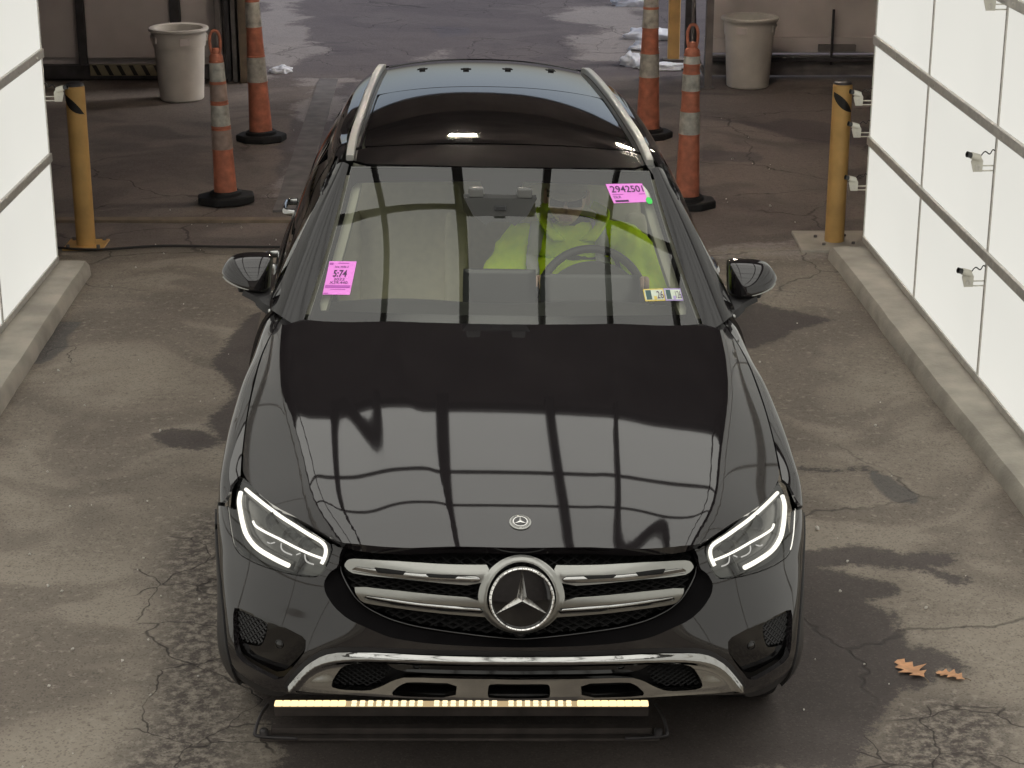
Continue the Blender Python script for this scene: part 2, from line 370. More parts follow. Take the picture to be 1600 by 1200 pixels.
def ground_mat():
    m, nt, N, L, p = new_mat('asphalt'); tc = N.new('ShaderNodeTexCoord'); MATS['asphalt'] = m
    def noise_(scale, detail=5, rough=.6, dist=0, vec=None):
        n = N.new('ShaderNodeTexNoise'); n.inputs['Scale'].default_value = scale; n.inputs['Detail'].default_value = detail; n.inputs['Roughness'].default_value = rough; n.inputs['Distortion'].default_value = dist
        L.new(vec or tc.outputs['Object'], n.inputs['Vector']); return n.outputs['Fac']
    def math_(op, a, b=None, cl=False):
        x = N.new('ShaderNodeMath'); x.operation = op; x.use_clamp = cl
        for i, v in enumerate((a, b)):
            if v is None: continue
            if isinstance(v, (int, float)): x.inputs[i].default_value = v
            else: L.new(v, x.inputs[i])
        return x.outputs[0]
    def ramp(f, p0, p1):
        x = N.new('ShaderNodeMapRange'); x.interpolation_type = 'SMOOTHSTEP'; x.inputs['From Min'].default_value = p0; x.inputs['From Max'].default_value = p1; L.new(f, x.inputs['Value']); return x.outputs[0]
    def mix(f, a, b):
        x = N.new('ShaderNodeMix'); x.data_type = 'RGBA'
        if isinstance(f, (int, float)): x.inputs[0].default_value = f
        else: L.new(f, x.inputs[0])
        for i, v in ((6, a), (7, b)):
            if isinstance(v, tuple): x.inputs[i].default_value = (*v, 1)
            else: L.new(v, x.inputs[i])
        return x.outputs[2]
    def attr(nm):
        a = N.new('ShaderNodeAttribute'); a.attribute_name = nm; return a.outputs['Fac']
    fine, mid, big = noise_(230, 2, .7), noise_(26, 4, .65), attr('big')
    streak = attr('streak')
    edge = math_('ADD', math_('MULTIPLY', math_('SUBTRACT', mid, .5), .16), math_('MULTIPLY', math_('SUBTRACT', fine, .5), .06))
    wet = ramp(math_('ADD', attr('wet'), edge), -.012, .03)
    grit = ramp(math_('ADD', attr('grit'), math_('MULTIPLY', edge, 2.2)), -.10, .16)
    tar = ramp(math_('ADD', attr('tar'), math_('MULTIPLY', edge, .3)), -.01, .015)
    pale = ramp(math_('ADD', math_('ADD', attr('pale'), math_('MULTIPLY', edge, 2.0)), math_('MULTIPLY', math_('SUBTRACT', streak, .5), .9)), -.05, .14)
    base = mix(ramp(math_('ADD', big, math_('MULTIPLY', edge, 1.4)), .36, .64), (.245, .212, .176), (.322, .282, .234))
    base = mix(math_('MULTIPLY', ramp(math_('ADD', streak, math_('MULTIPLY', edge, 2.2)), .50, .62), .62), base, (.160, .135, .115))
    base = mix(math_('MULTIPLY', ramp(mid, .54, .70), .6), base, (.39, .345, .29))
    base = mix(math_('MULTIPLY', ramp(mid, .44, .30), .5), base, (.13, .110, .094))
    base = mix(math_('MULTIPLY', grit, .85), base, mix(ramp(mid, .40, .66), (.068, .056, .053), (.29, .255, .215)))
    base = mix(math_('MULTIPLY', wet, .88), base, mix(ramp(big, .3, .7), (.056, .046, .045), (.080, .066, .064)))
    base = mix(math_('MULTIPLY', tar, .8), base, (.085, .080, .079))
    
    # beyond the booth: purple gloom of the dim garage put into the floor colour
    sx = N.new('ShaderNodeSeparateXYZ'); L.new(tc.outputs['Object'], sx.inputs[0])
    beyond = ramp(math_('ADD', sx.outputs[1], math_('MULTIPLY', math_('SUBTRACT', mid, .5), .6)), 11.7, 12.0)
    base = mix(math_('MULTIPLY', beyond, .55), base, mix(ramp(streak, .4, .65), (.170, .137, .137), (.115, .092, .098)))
    base = mix(math_('MULTIPLY', pale, math_('ADD', math_('MULTIPLY', beyond, .16), .40)), base, (.46, .42, .40))
    base = mix(math_('MULTIPLY', ramp(sx.outputs[1], 17.4, 18.2), math_('SUBTRACT', .6, math_('MULTIPLY', pale, .45))), base, (.105, .092, .108))
    # aggregate speckle
    v = N.new('ShaderNodeTexVoronoi'); v.inputs['Scale'].default_value = 150; L.new(tc.outputs['Object'], v.inputs['Vector'])
    sp = N.new('ShaderNodeSeparateColor'); L.new(v.outputs['Color'], sp.inputs[0])
    base = mix(math_('MULTIPLY', ramp(sp.outputs[0], .80, .98), math_('ADD', math_('MULTIPLY', grit, .35), .12)), base, (.30, .27, .23))
    base = mix(math_('MULTIPLY', ramp(sp.outputs[1], .75, .95), .35), base, (.045, .038, .036))
    # cracks: edges of warped cells, strongest where the surface is broken up
    wv = N.new('ShaderNodeTexNoise'); wv.inputs['Scale'].default_value = 3.5; wv.inputs['Detail'].default_value = 3; L.new(tc.outputs['Object'], wv.inputs['Vector'])
    am = N.new('ShaderNodeVectorMath'); am.operation = 'MULTIPLY_ADD'; am.inputs[1].default_value = (.32, .32, 0); L.new(wv.outputs['Color'], am.inputs[0]); L.new(tc.outputs['Object'], am.inputs[2])
    def cells(sc):
        c = N.new('ShaderNodeTexVoronoi'); c.feature = 'DISTANCE_TO_EDGE'; c.inputs['Scale'].default_value = sc; L.new(am.outputs[0], c.inputs['Vector']); return c.outputs['Distance']
    c1 = math_('MULTIPLY', ramp(cells(3.2), .015, .002), ramp(math_('ADD', attr('grit'), math_('MULTIPLY', math_('SUBTRACT', big, .5), .5)), -.02, .05))
    c2 = math_('MULTIPLY', ramp(cells(.9), .010, .002), ramp(attr('spots'), .52, .62))
    c3 = math_('MULTIPLY', ramp(cells(2.2), .018, .003), ramp(sx.outputs[1], 17, 18.5))
    crack = math_('MAXIMUM', math_('MAXIMUM', c1, math_('MULTIPLY', c2, .7)), math_('MULTIPLY', math_('MULTIPLY', c3, .6), ramp(big, .42, .6)))
    base = mix(math_('MULTIPLY', crack, .70), base, (.026, .022, .022))
    L.new(base, p.inputs['Base Color'])
    rg = math_('SUBTRACT', .90, math_('MULTIPLY', wet, .20)); rg = math_('SUBTRACT', rg, math_('MULTIPLY', tar, .25)); L.new(rg, p.inputs['Roughness']); p.inputs['IOR'].default_value = 1.35
    hgt = math_('SUBTRACT', math_('ADD', math_('MULTIPLY', fine, .5), math_('MULTIPLY', mid, .5)), math_('MULTIPLY', crack, 1.2))
    b = N.new('ShaderNodeBump'); b.inputs['Strength'].default_value = .55; b.inputs['Distance'].default_value = .008; L.new(hgt, b.inputs['Height']); L.new(b.outputs['Normal'], p.inputs['Normal'])
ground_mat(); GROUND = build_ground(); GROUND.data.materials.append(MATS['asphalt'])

# ------------------------------------------------------------------ booth: luminous walls and ceiling
PW, PH = 1.325, .61
panel_me = None
def light_wall(name, x0, yaw, y_far, rows, label, n_cols, side):
    """wall of luminous panels; local x along the wall from its far end towards the camera, z up; faces local -y*side"""
    t = empty(name, (x0, y_far, 0), (0, 0, R(-90)+yaw)); tag(t, label, 'light wall')
    th = .10; s = side
    def lb(nm, lo, hi, mat, bev=0): return box(nm, lo, hi, mat, t, bev)
    L_ = n_cols*PW
    def yy(a, b): return (min(a*s, b*s), max(a*s, b*s))
    y0, y1 = yy(.03, th); lb('backing', (0, y0, .10), (L_, y1, .11+rows*PH), 'grey_metal')
    for r in range(rows):
        for c in range(n_cols):
            a, b = yy(.004, .026)
            lb('panel', (c*PW+.008, a, .11+r*PH+.012), ((c+1)*PW-.008, b, .11+(r+1)*PH-.012), 'panel_light')
    for r in range(1, rows+1):
        a, b = yy(-.014, .024); bm = lb('horizontal_beam', (0, a, .11+r*PH-.026), (L_, b, .11+r*PH+.026), 'beam_grey', .004)
        for c in range(n_cols*3):
            pass
    a, b = yy(-.006, .025); lb('bottom_rail', (0, a, .085), (L_, b, .122), 'beam_grey', .003)
    for c in range(0, n_cols+1):
        for r in range(rows):
            a, b = yy(-.003, .022); lb('joint_strip', (c*PW-(.010 if c else .0), a, .12+r*PH), (c*PW+.010, b, .11+(r+1)*PH-.024), 'beam_grey')
    for r in range(1, rows):                  # bolt heads along the beams
        for c in range(int(n_cols*PW/.43)):
            bo = obj('bolt_head', BOLT, None, t); bo.location = (.2+c*.43, -.016*s, .11+r*PH); bo.rotation_euler = (R(90*s), 0, 0)
    return t
_b = lathe_bm([(0, .004), (.006, .003), (.009, 0)], 8); BOLT = bpy.data.meshes.new('bolt_head'); _b.to_mesh(BOLT); _b.free(); BOLT.materials.append(MATS['beam_grey'])
WALL_R = light_wall('light_wall', 2.168, R(2.33), 11.68, 5, 'luminous white panel wall on the right with five small cameras in view', 10, 1)
WALL_L = light_wall('light_wall', -2.70, R(0), 11.21, 5, 'luminous white panel wall on the left, cut off by the picture edge', 10, -1)
def kerb(name, P, label):
    """poured kerb with a worn inner edge; P = inner far, inner near, outer near, outer far"""
    (ax, ay), (bx, by), (cx_, cy_), (dx, dy) = P; bm = bmesh.new(); n = 60; rows_ = []
    for i in range(n+1):
        t = i/n; I = np.array([ax+(bx-ax)*t, ay+(by-ay)*t]); O = np.array([dx+(cx_-dx)*t, dy+(cy_-dy)*t]); d = (O-I)/np.linalg.norm(O-I)
        w = .006*math.sin(i*.45)+random.uniform(-.002, .002); hz = .085+random.uniform(-.003, .003)
        rows_.append([bm.verts.new((*(I+d*(w-.01)), -.02)), bm.verts.new((*(I+d*w), hz-.03)), bm.verts.new((*(I+d*(w+.02)), hz-.004)), bm.verts.new((*(I+d*.06), hz)), bm.verts.new((*O, hz)), bm.verts.new((*O, -.02))])
    for A, B in zip(rows_, rows_[1:]):
        for k in range(5): bm.faces.new([A[k], A[k+1], B[k+1], B[k]])
    bm.faces.new(rows_[0]); bm.faces.new(rows_[-1][::-1]); bmesh.ops.recalc_face_normals(bm, faces=bm.faces[:])
    o = obj(name, bm, 'concrete', None, True); o.data.set_sharp_from_angle(angle=R(40)); return tag(o, label, kind='structure')
kerb('kerb', [(1.944, 11.56), (2.60, -1.0), (2.98, -1.0), (2.42, 11.56)], 'concrete kerb under the right light wall')
kerb('kerb', [(-2.525, 11.24), (-2.24, -1.0), (-2.95, -1.0), (-2.95, 11.24)], 'concrete kerb under the left light wall')
# ceiling of the booth: long luminous panels between dark beams
def booth_ceiling():
    t = empty('light_ceiling', (7.35*math.sin(R(2.6)), 7.35*(1-math.cos(R(2.6))), 0), (0, 0, R(2.6))); tag(t, 'luminous panel ceiling of the booth above the car', 'light ceiling')
    Zc = CEIL_Z; xs = CEIL_X; ys = CEIL_Y
    box('backing', (xs[0]-.2, ys[0], Zc+.06), (xs[-1]+.2, ys[-1], Zc+.10), 'beam_dark', t)
    for i in range(len(xs)-1):
        for j in range(len(ys)-1):
            box('panel', (xs[i]+.01, ys[j]+.01, Zc+.02), (xs[i+1]-.01, ys[j+1]-.01, Zc+.045), 'ceiling_light', t)
    for x, w in zip(xs, CEIL_W): box('long_beam', (x-w/2, ys[0], Zc-.05), (x+w/2, ys[-1]+.12, Zc+.052), 'beam_dark', t, .006)
    for y, w in zip(ys, CEIL_V): box('cross_beam', (xs[0], y-w/2, Zc-.02), (xs[-1], y+w/2, Zc+.049), 'beam_dark', t, .004)
    return t
CEIL_Z = 3.72
CEIL_X = [-2.62, -1.70, -.95, -.22, .45, 1.08, 1.78, 2.45]; CEIL_W = [.10, .05, .055, .08, .055, .05, .04, .08]
CEIL_Y = [-1.2, .1, 1.4, 2.7, 3.9, 5.0, 6.15, 7.35, 7.98, 8.97]; CEIL_V = [.05]*7+[.032, .04, .09]
booth_ceiling()
# sloping side panels between the walls (3.2 m) and the ceiling
def haunch(name, xa, xb, label):
    t = empty(name, (0, 0, 0)); tag(t, label, 'light panel'); za, zb = 3.17, 3.72
    for j in range(len(CEIL_Y)-1):
        y0, y1 = CEIL_Y[j]+.01, CEIL_Y[j+1]-.01; bm = bmesh.new()
        ps = [(xa, y0, za+.02), (xa, y1, za+.02), (xb, y1, zb-.02), (xb, y0, zb-.02)]; a = [bm.verts.new(p) for p in ps]; sx_ = .03 if xa > 0 else -.03
        b = [bm.verts.new((p[0]+sx_, p[1], p[2]+.02)) for p in ps]; bm.faces.new(a); bm.faces.new(b[::-1])
        for k in range(4): bm.faces.new([a[k], b[k], b[(k+1) % 4], a[(k+1) % 4]])
        bmesh.ops.recalc_face_normals(bm, faces=bm.faces[:]); obj('panel', bm, 'panel_light', t)
    return t
haunch('sloping_light_panels', -2.72, -2.66, 'narrow luminous panels above the left light wall')
# ------------------------------------------------------------------ the garage round and behind the booth
def wall(name, lo, hi, mat, label): return tag(box(name, lo, hi, mat), label, kind='structure')
wall('garage_ceiling', (-6, -3, 4.35), (6, 18.0, 4.5), 'garage_dark', 'dark ceiling of the garage')
wall('garage_side_wall', (-6.1, -3, 0), (-5.9, 18.0, 4.5), 'garage_dark', 'dark garage side wall on the left')
wall('garage_side_wall', (5.9, -3, 0), (6.1, 18.0, 4.5), 'garage_dark', 'dark garage side wall on the right')
wall('garage_front_wall', (-6, -3.1, 0), (6, -2.9, 4.5), 'wall_beige', 'garage wall behind the camera')
wall('door_header', (-6, 17.62, 3.6), (6, 17.86, 4.4), 'garage_dark', 'dark wall above the garage opening')

# ------------------------------------------------------------------ rear walls
t = empty('rear_wall', (-4.0, 17.6, 0)); tag(t, 'beige panelled rear wall left of the opening, behind the litter bin', 'wall')
box('wall_sheet', (-2.0, .06, 0), (1.60, .24, 3.6), 'wall_beige', t)
box('panel', (-1.9, .03, .20), (.09, .058, 2.7), 'wall_panel', t, .004)
box('panel', (.17, .01, .20), (.93, .056, 2.7), 'wall_panel', t, .004)
box('panel', (1.03, .028, .20), (1.34, .057, 2.7), 'wall_beige', t, .004)
box('post', (.095, -.02, 0), (.165, .055, 2.74), 'dark_metal', t, .004)
box('post', (.935, -.02, .16), (1.025, .056, 2.74), 'dark_metal', t, .004)
box('door_track', (1.345, -.10, 0), (1.40, .055, 2.74), 'grey_metal', t, .004)
box('door_track', (1.43, -.06, .0), (1.47, .056, 2.74), 'dark_metal', t, .004)
box('door_track', (1.49, -.09, .0), (1.53, .057, 2.74), 'grey_metal', t, .004)
box('wood_jamb', (1.56, -.14, 0), (1.68, .25, 2.74), 'wood', t, .006)
box('red_bracket', (1.37, -.16, .76), (1.47, -.105, .80), 'cone_orange', t, .004)
box('base_beam', (-1.9, -.05, .02), (1.30, .027, .145), 'dark_metal', t, .004)
def stripe_bar(parent, x0, x1, y, z0, z1):
    b = box('hazard_bar', (x0, y, z0), (x1, y+.02, z1), 'tape_yellow', parent, .002); n = int((x1-x0)/.11)
    for i in range(n):
        xa = x0+.02+i*.11; bm = bmesh.new(); ps = [(xa+.045, z0+.004), (xa+.085, z0+.004), (xa+.04, z1-.004), (xa, z1-.004)]
        va = [bm.verts.new((px, y-.0025, pz)) for px, pz in ps]; vb = [bm.verts.new((px, y+.001, pz)) for px, pz in ps]; bm.faces.new(va); bm.faces.new(vb[::-1])
        for k in range(4): bm.faces.new([va[k], vb[k], vb[(k+1) % 4], va[(k+1) % 4]])
        bmesh.ops.recalc_face_normals(bm, faces=bm.faces[:]); s_ = obj('hazard_stripe', bm, 'tape_black', parent)
stripe_bar(t, .20, .95, -.075, .055, .155)
t = empty('rear_wall', (1.80, 17.75, 0)); tag(t, 'beige rear wall right of the opening with a wide skirting board', 'wall')
box('wall_sheet', (0, .06, .24), (4.2, .2, 3.6), 'wall_beige', t)
box('skirting_board', (-.05, .02, .22), (4.2, .06, .36), 'wall_panel', t, .006)
box('base_beam', (-.05, -.02, .02), (4.2, .06, .20), 'grey_metal', t, .006)
box('ledge', (.0, -.06, .15), (4.2, -.02, .19), 'dark_metal', t, .004)
box('pipe_bracket', (.98, -.03, .24), (1.32, .02, .30), 'grey_metal', t, .004)
tube('standpipe', [(1.10, -.03, .12), (1.10, -.03, .62)], .012, 'dark_metal', t)
t = empty('steel_door_frame', (1.60, 17.2, 0)); tag(t, 'grey steel door frame with braced foot right of the opening', 'door frame')
box('upright', (.10, -.03, .0), (.165, .05, 2.75), 'grey_metal', t, .004)
box('upright', (-.04, .45, .0), (.05, .52, 2.75), 'dark_metal', t, .004)
box('upright', (.005, .30, .0), (.03, .36, 2.75), 'grey_metal', t, .002)
box('foot_plate', (.05, -.06, .004), (.19, .07, .014), 'grey_metal', t, .002)
tube('brace', [(-.0, .5, .34), (.12, .02, .10)], .018, 'grey_metal', t, 6)
tube('brace', [(.01, .48, 1.3), (.05, .35, .22)], .014, 'dark_metal', t, 6)
t = empty('yellow_post', (1.545, 18.7, 0)); tag(t, 'tall yellow post outside the opening, beside the snow', 'post')
box('post_body', (-.055, -.05, 0), (.055, .05, 2.4), 'yellow_paint', t, .012); box('base_plate', (-.10, -.09, 0), (.10, .09, .012), 'grey_metal', t, .003)
# ------------------------------------------------------------------ snow clods outside
def snow_heap(cx_, cy_, sx_, sy_, hz, seed, label):
    bm = bmesh.new(); bmesh.ops.create_icosphere(bm, subdivisions=4, radius=1)
    for v in bm.verts:
        n_ = noise.fractal(v.co*1.8+Vector((seed, seed*2, 0)), 1, 2, 4)*.42; v.co *= 1+n_; v.co.x *= sx_; v.co.y *= sy_; v.co.z = max(v.co.z, -.15)*hz
    o = obj('snow_heap', bm, 'snow', None, True); o.location = (cx_, cy_, .01); return tag(o, label, 'snow', 'snow heaps outside')
snow_heap(1.42, 20.0, .26, .20, .10, 1, 'largest white snow heap between cone and yellow post')
snow_heap(1.30, 19.3, .14, .10, .06, 2, 'small snow lump below the largest snow heap')
snow_heap(1.13, 18.45, .10, .14, .09, 3, 'snow clod just left of the far right cone')
snow_heap(1.42, 18.2, .24, .10, .05, 4, 'flat strip of snow at the foot of the yellow post')
snow_heap(1.35, 22.3, .20, .16, .09, 6, 'snow clod farthest away, at the top of the far right cone')
snow_heap(-2.14, 18.0, .10, .08, .05, 5, 'lone snow clod right of the far left cone')
# ------------------------------------------------------------------ litter bins
def bin_(loc, rz, label):
    t = empty('litter_bin', loc, (0, 0, rz)); tag(t, label, 'bin', 'round grey litter bins')
    lathe('body', [(0, .0), (.175, .0), (.187, .012), (.200, .22), (.212, .44), (.212, .46), (.222, .462), (.228, .52), (.228, .60), (.20, .60), (.195, .2), (0, .06)], 'bin_plastic', t, 48)
    lathe('rim', [(.226, .585), (.248, .588), (.256, .60), (.252, .617), (.235, .622), (.205, .612), (.203, .59)], 'bin_plastic', t, 48, closed=True)
    for s in (-1, 1):
        a = [(.232*math.cos(k)*s, .232*math.sin(k)*s, .545) for k in np.linspace(-.28, .28, 7)]; pts = [(a[0][0], a[0][1], .50)]+a+[(a[-1][0], a[-1][1], .50)]
        tube('handle', catmull(pts, 4), .010, 'bin_plastic', t, 8)
    box('label_plate', (-.06, -.2345, .49), (.03, -.226, .55), 'wall_panel', t, .002)
    return t
bin_((-2.845, 16.72, 0), R(25), 'grey plastic litter bin before the rear wall on the left')
bin_((2.10, 17.32, 0), R(-20), 'grey plastic litter bin before the rear wall on the right')
# ------------------------------------------------------------------ traffic channelizer cones
def cone(loc, tilt, label, bands, hgt, r0, r1, loop, mat='cone_orange'):
    t = empty('traffic_cone', loc, tilt); tag(t, label, 'cone', 'tall orange and white traffic cones')
    bm = bmesh.new(); pts = [(.205*math.cos(a), .165*math.sin(a)) for a in np.linspace(math.pi/8, 2*math.pi+math.pi/8, 8, endpoint=False)]
    prism_bm(pts, .0, .055, bm); o = obj('rubber_base', bm, 'rubber', t); bevel_me(o, .012)
    lathe('base_collar', [(r0+.030, .05), (r0+.028, .075), (r0+.006, .085), (r0, .06)], 'rubber', t, 32)
    rad = lambda z: r0+(r1-r0)*(z/hgt)
    prof = [(0, .055), (rad(.0), .055)]+[(rad(z), z) for z in np.linspace(.1, hgt, 8)]+[(rad(hgt)*.7, hgt+.02), (0, hgt+.022)]
    lathe('cone_body', prof, mat, t, 32)
    for z0, z1, bm_ in bands:
        lathe('reflective_band', [(rad(z0)+.0005, z0), (rad(z0)+.0028, z0+.002), (rad(z1)+.0028, z1-.002), (rad(z1)+.0005, z1)], bm_, t, 32)
    for z in {b[0] for b in bands} | {b[1] for b in bands}:
        lathe('ridge', [(rad(z)-.001, z-.007), (rad(z)+.004, z-.004), (rad(z)+.004, z+.004), (rad(z)-.001, z+.007)], mat, t, 32)
    if loop:
        pts = [(-.022, 0, hgt+.01), (-.033, 0, hgt+.06), (-.034, 0, hgt+.12), (-.02, 0, hgt+.16), (.0, 0, hgt+.17), (.02, 0, hgt+.16), (.034, 0, hgt+.12), (.033, 0, hgt+.06), (.022, 0, hgt+.01)]
        tube('carry_loop', catmull(pts, 4), .010, mat, t, 8); lathe('loop_hub', [(0, hgt), (.026, hgt+.005), (.030, hgt+.03), (.022, hgt+.055), (0, hgt+.06)], mat, t, 16)
    return t
def bevel_me(o, w):
    bm = bmesh.new(); bm.from_mesh(o.data); bevel(bm, w); bm.to_mesh(o.data); bm.free()
cone((-1.955, 13.03, 0), (0, R(-1.2), R(10)), 'faded orange traffic cone with carry loop, nearest on the left', [(.37, .51, 'cone_clear'), (.53, .68, 'cone_white'), (.70, .82, 'cone_clear'), (.83, .965, 'cone_white')], 1.0, .080, .046, True)
cone((-1.955, 15.02, 0), (0, R(-1.5), R(-15)), 'dark orange traffic cone with white bands, farther left one', [(.46, .66, 'cone_white'), (.88, 1.08, 'cone_white')], 1.22, .092, .046, False)
cone((1.185, 12.90, 0), (0, R(.3), R(5)), 'orange traffic cone with cracked white bands, nearest on the right', [(.50, .66, 'cone_white'), (.79, .91, 'cone_white'), (.97, 1.03, 'cone_white')], 1.06, .084, .050, True)
cone((1.065, 15.12, 0), (0, R(.2), R(20)), 'dark orange traffic cone with white bands, farther right one', [(.48, .67, 'cone_white'), (.86, 1.01, 'cone_white'), (1.02, 1.17, 'cone_white')], 1.28, .094, .046, True)
# ------------------------------------------------------------------ bollards
def bollard(loc, label, rz, flip_):
    t = empty('bollard', loc, (0, 0, rz)); tag(t, label, 'bollard', 'yellow steel bollards at the booth end')
    lathe('post', [(0, 0), (.060, 0), (.060, 1.005), (.055, 1.012), (0, 1.014)], 'yellow_paint', t, 40)
    lathe('cap', [(0, 1.040), (.03, 1.036), (.052, 1.026), (.058, 1.0145), (0, 1.0143)], 'dark_metal', t, 40)
    box('base_plate', (-.125, -.125, 0), (.125, .125, .012), 'yellow_paint', t, .003)
    for x in (-.095, .095):
        for y in (-.095, .095): o = lathe('anchor_bolt', [(0, .032), (.011, .032), (.012, .012), (0, .012)], 'grey_metal', t, 6); o.location = (x, y, 0)
    # slanted black tape round the front
    bm = bmesh.new(); n = 14; A = []; B = []
    for i in range(n+1):
        a = R(-165)+R(140)*i/n; z = .955-.115*i/n if not flip_ else .845+.115*(1-i/n); x, y = .0612*math.cos(a), .0612*math.sin(a)
        hw = .035*math.sin(math.pi*min(1, (i+1.2)/(n)*.9+.05)); A.append(bm.verts.new((x, y, z-hw))); B.append(bm.verts.new((x, y, z+hw)))
    for i in range(n): bm.faces.new([A[i], A[i+1], B[i+1], B[i]])
    obj('tape_stripe', bm, 'tape_black', t, True); return t
bollard((-2.679, 11.89, 0), 'yellow bollard with black tape beside the left light wall', R(0), False)
bollard((2.036, 11.95, 0), 'yellow bollard with black tape beside the right light wall', R(8), False)
tag(tube('floor_cable', catmull([(-2.95, 11.82, .016), (-2.6, 11.74, .016), (-2.2, 11.83, .016), (-1.8, 11.81, .016), (-1.3, 11.80, .016), (-.9, 11.83, .016)], 8), .008, 'cable', None, 8), 'black cable lying across the floor from the left bollard', 'cable')
tag(box('threshold_strip', (-3.6, 12.47, -.02), (-.2, 12.56, .018), 'wood', None, .008), 'concrete threshold strip across the floor on the left', kind='structure')
tag(box('threshold_slab', (1.80, 11.72, -.02), (2.6, 12.20, .018), 'concrete', None, .006), 'concrete pad under the right bollard', kind='structure')
_b = prism_bm([(-1.60, 12.75), (-1.42, 12.78), (-1.575, 17.62), (-1.75, 17.62)], -.02, .012); bmesh.ops.subdivide_edges(_b, edges=_b.edges[:], cuts=8, use_grid_fill=True)
for v in _b.verts: v.co.x += .012*noise.noise(v.co*3); v.co.z += .003*noise.noise(v.co*7)
tag(obj('concrete_strip', _b, 'grey_metal'), 'pale concrete strip in the floor running back beside the car', kind='structure')
# ------------------------------------------------------------------ little cameras on the light walls
def wall_camera(parent_t, lx, lz, s, label, aim=0):
    """bracket plate, two stand-off rods, camera tube and cable; placed on the wall surface"""
    m = parent_t.matrix_basis; loc = m @ Vector((lx, -.005*s, lz))
    t = empty('wall_camera', loc, parent_t.rotation_euler); t.scale = (.72, .66, .8); tag(t, label, 'camera', 'small inspection cameras on the light walls')
    ys = -s
    tube('standoff_rod', [(0, 0, -.03), (0, .085*ys, -.03)], .004, 'cam_white', t, 6); tube('standoff_rod', [(0, 0, .0), (0, .085*ys, .0)], .004, 'cam_white', t, 6)
    bm = bmesh.new(); pl = [(.08, -.036), (.145, -.036), (.165, .025), (.15, .055), (.10, .06), (.078, .03)]
    a = [bm.verts.new((-.004, y*ys, z)) for y, z in pl]; b = [bm.verts.new((.004, y*ys, z)) for y, z in pl]; bm.faces.new(a); bm.faces.new(b[::-1])
    for k in range(6): bm.faces.new([a[k], b[k], b[(k+1) % 6], a[(k+1) % 6]])
    bmesh.ops.recalc_face_normals(bm, faces=bm.faces[:]); pltx = obj('bracket_plate', bm, 'cam_white', t)
    k = lathe('pivot_ring', [(.010, 0), (.017, 0), (.017, .004), (.010, .004)], 'beam_grey', pltx, 16, closed=True); k.location = (.0042, .115*ys, -.008); k.rotation_euler = (0, R(90), 0)
    c = lathe('camera_body', [(0, 0), (.020, 0), (.021, .01), (.021, .075), (.015, .08), (0, .08)], 'cam_white', t, 20); c.location = (0, .105*ys, .048); c.rotation_euler = (R(75)*s, 0, R(20)*s)
    ln = lathe('lens', [(0, .078), (.017, .078), (.018, .115), (.013, .116), (.012, .100), (0, .100)], 'cam_black', c, 20)
    tube('lead', catmull([(0, .10*ys, .055), (0, .07*ys, .085), (.0, .035*ys, .07), (0, .015*ys, .095), (0, 0, .09)], 5), .004, 'cable', t, 6)
    return t
wall_camera(WALL_R, .02, .965, 1, 'small wall camera, topmost of three at the far end of the right wall')
wall_camera(WALL_R, .02, .77, 1, 'small wall camera, middle one of three at the far end of the right wall')
wall_camera(WALL_R, .02, .44, 1, 'small wall camera, lowest of three at the far end of the right wall')
wall_camera(WALL_R, 2*PW, 1.165, 1, 'small wall camera between two beams of the right wall, middle height')
wall_camera(WALL_R, 2*PW, .60, 1, 'small wall camera just below the lower beam of the right wall')
wall_camera(WALL_R, 2*PW, 1.92, 1, 'small wall camera cut off by the top edge above the right wall')
wall_camera(WALL_L, .02, 1.08, -1, 'small wall camera at the far end of the left wall')
# ------------------------------------------------------------------ two tube lamps under the garage ceiling
def lamp(loc, label):
    t = empty('ceiling_lamp', loc); tag(t, label, 'lamp', 'tube lamps under the garage ceiling')
    box('housing', (-.17, -.10, .03), (.17, .10, .09), 'cam_white', t, .01)
    for y in (-.05, .05): o = tube('tube', [(-.14, y, 0), (.14, y, 0)], .014, 'tube_light', t, 10)
    for x in (-.1, .1): tube('hanger', [(x, 0, .09), (x, 0, .37)], .004, 'dark_metal', t, 6)
    return t
LAMP1 = lamp((-.33, 13.3, 3.98), 'twin tube ceiling lamp over the middle of the garage')
LAMP2 = lamp((1.55, 14.5, 3.98), 'twin tube ceiling lamp farther right in the garage')
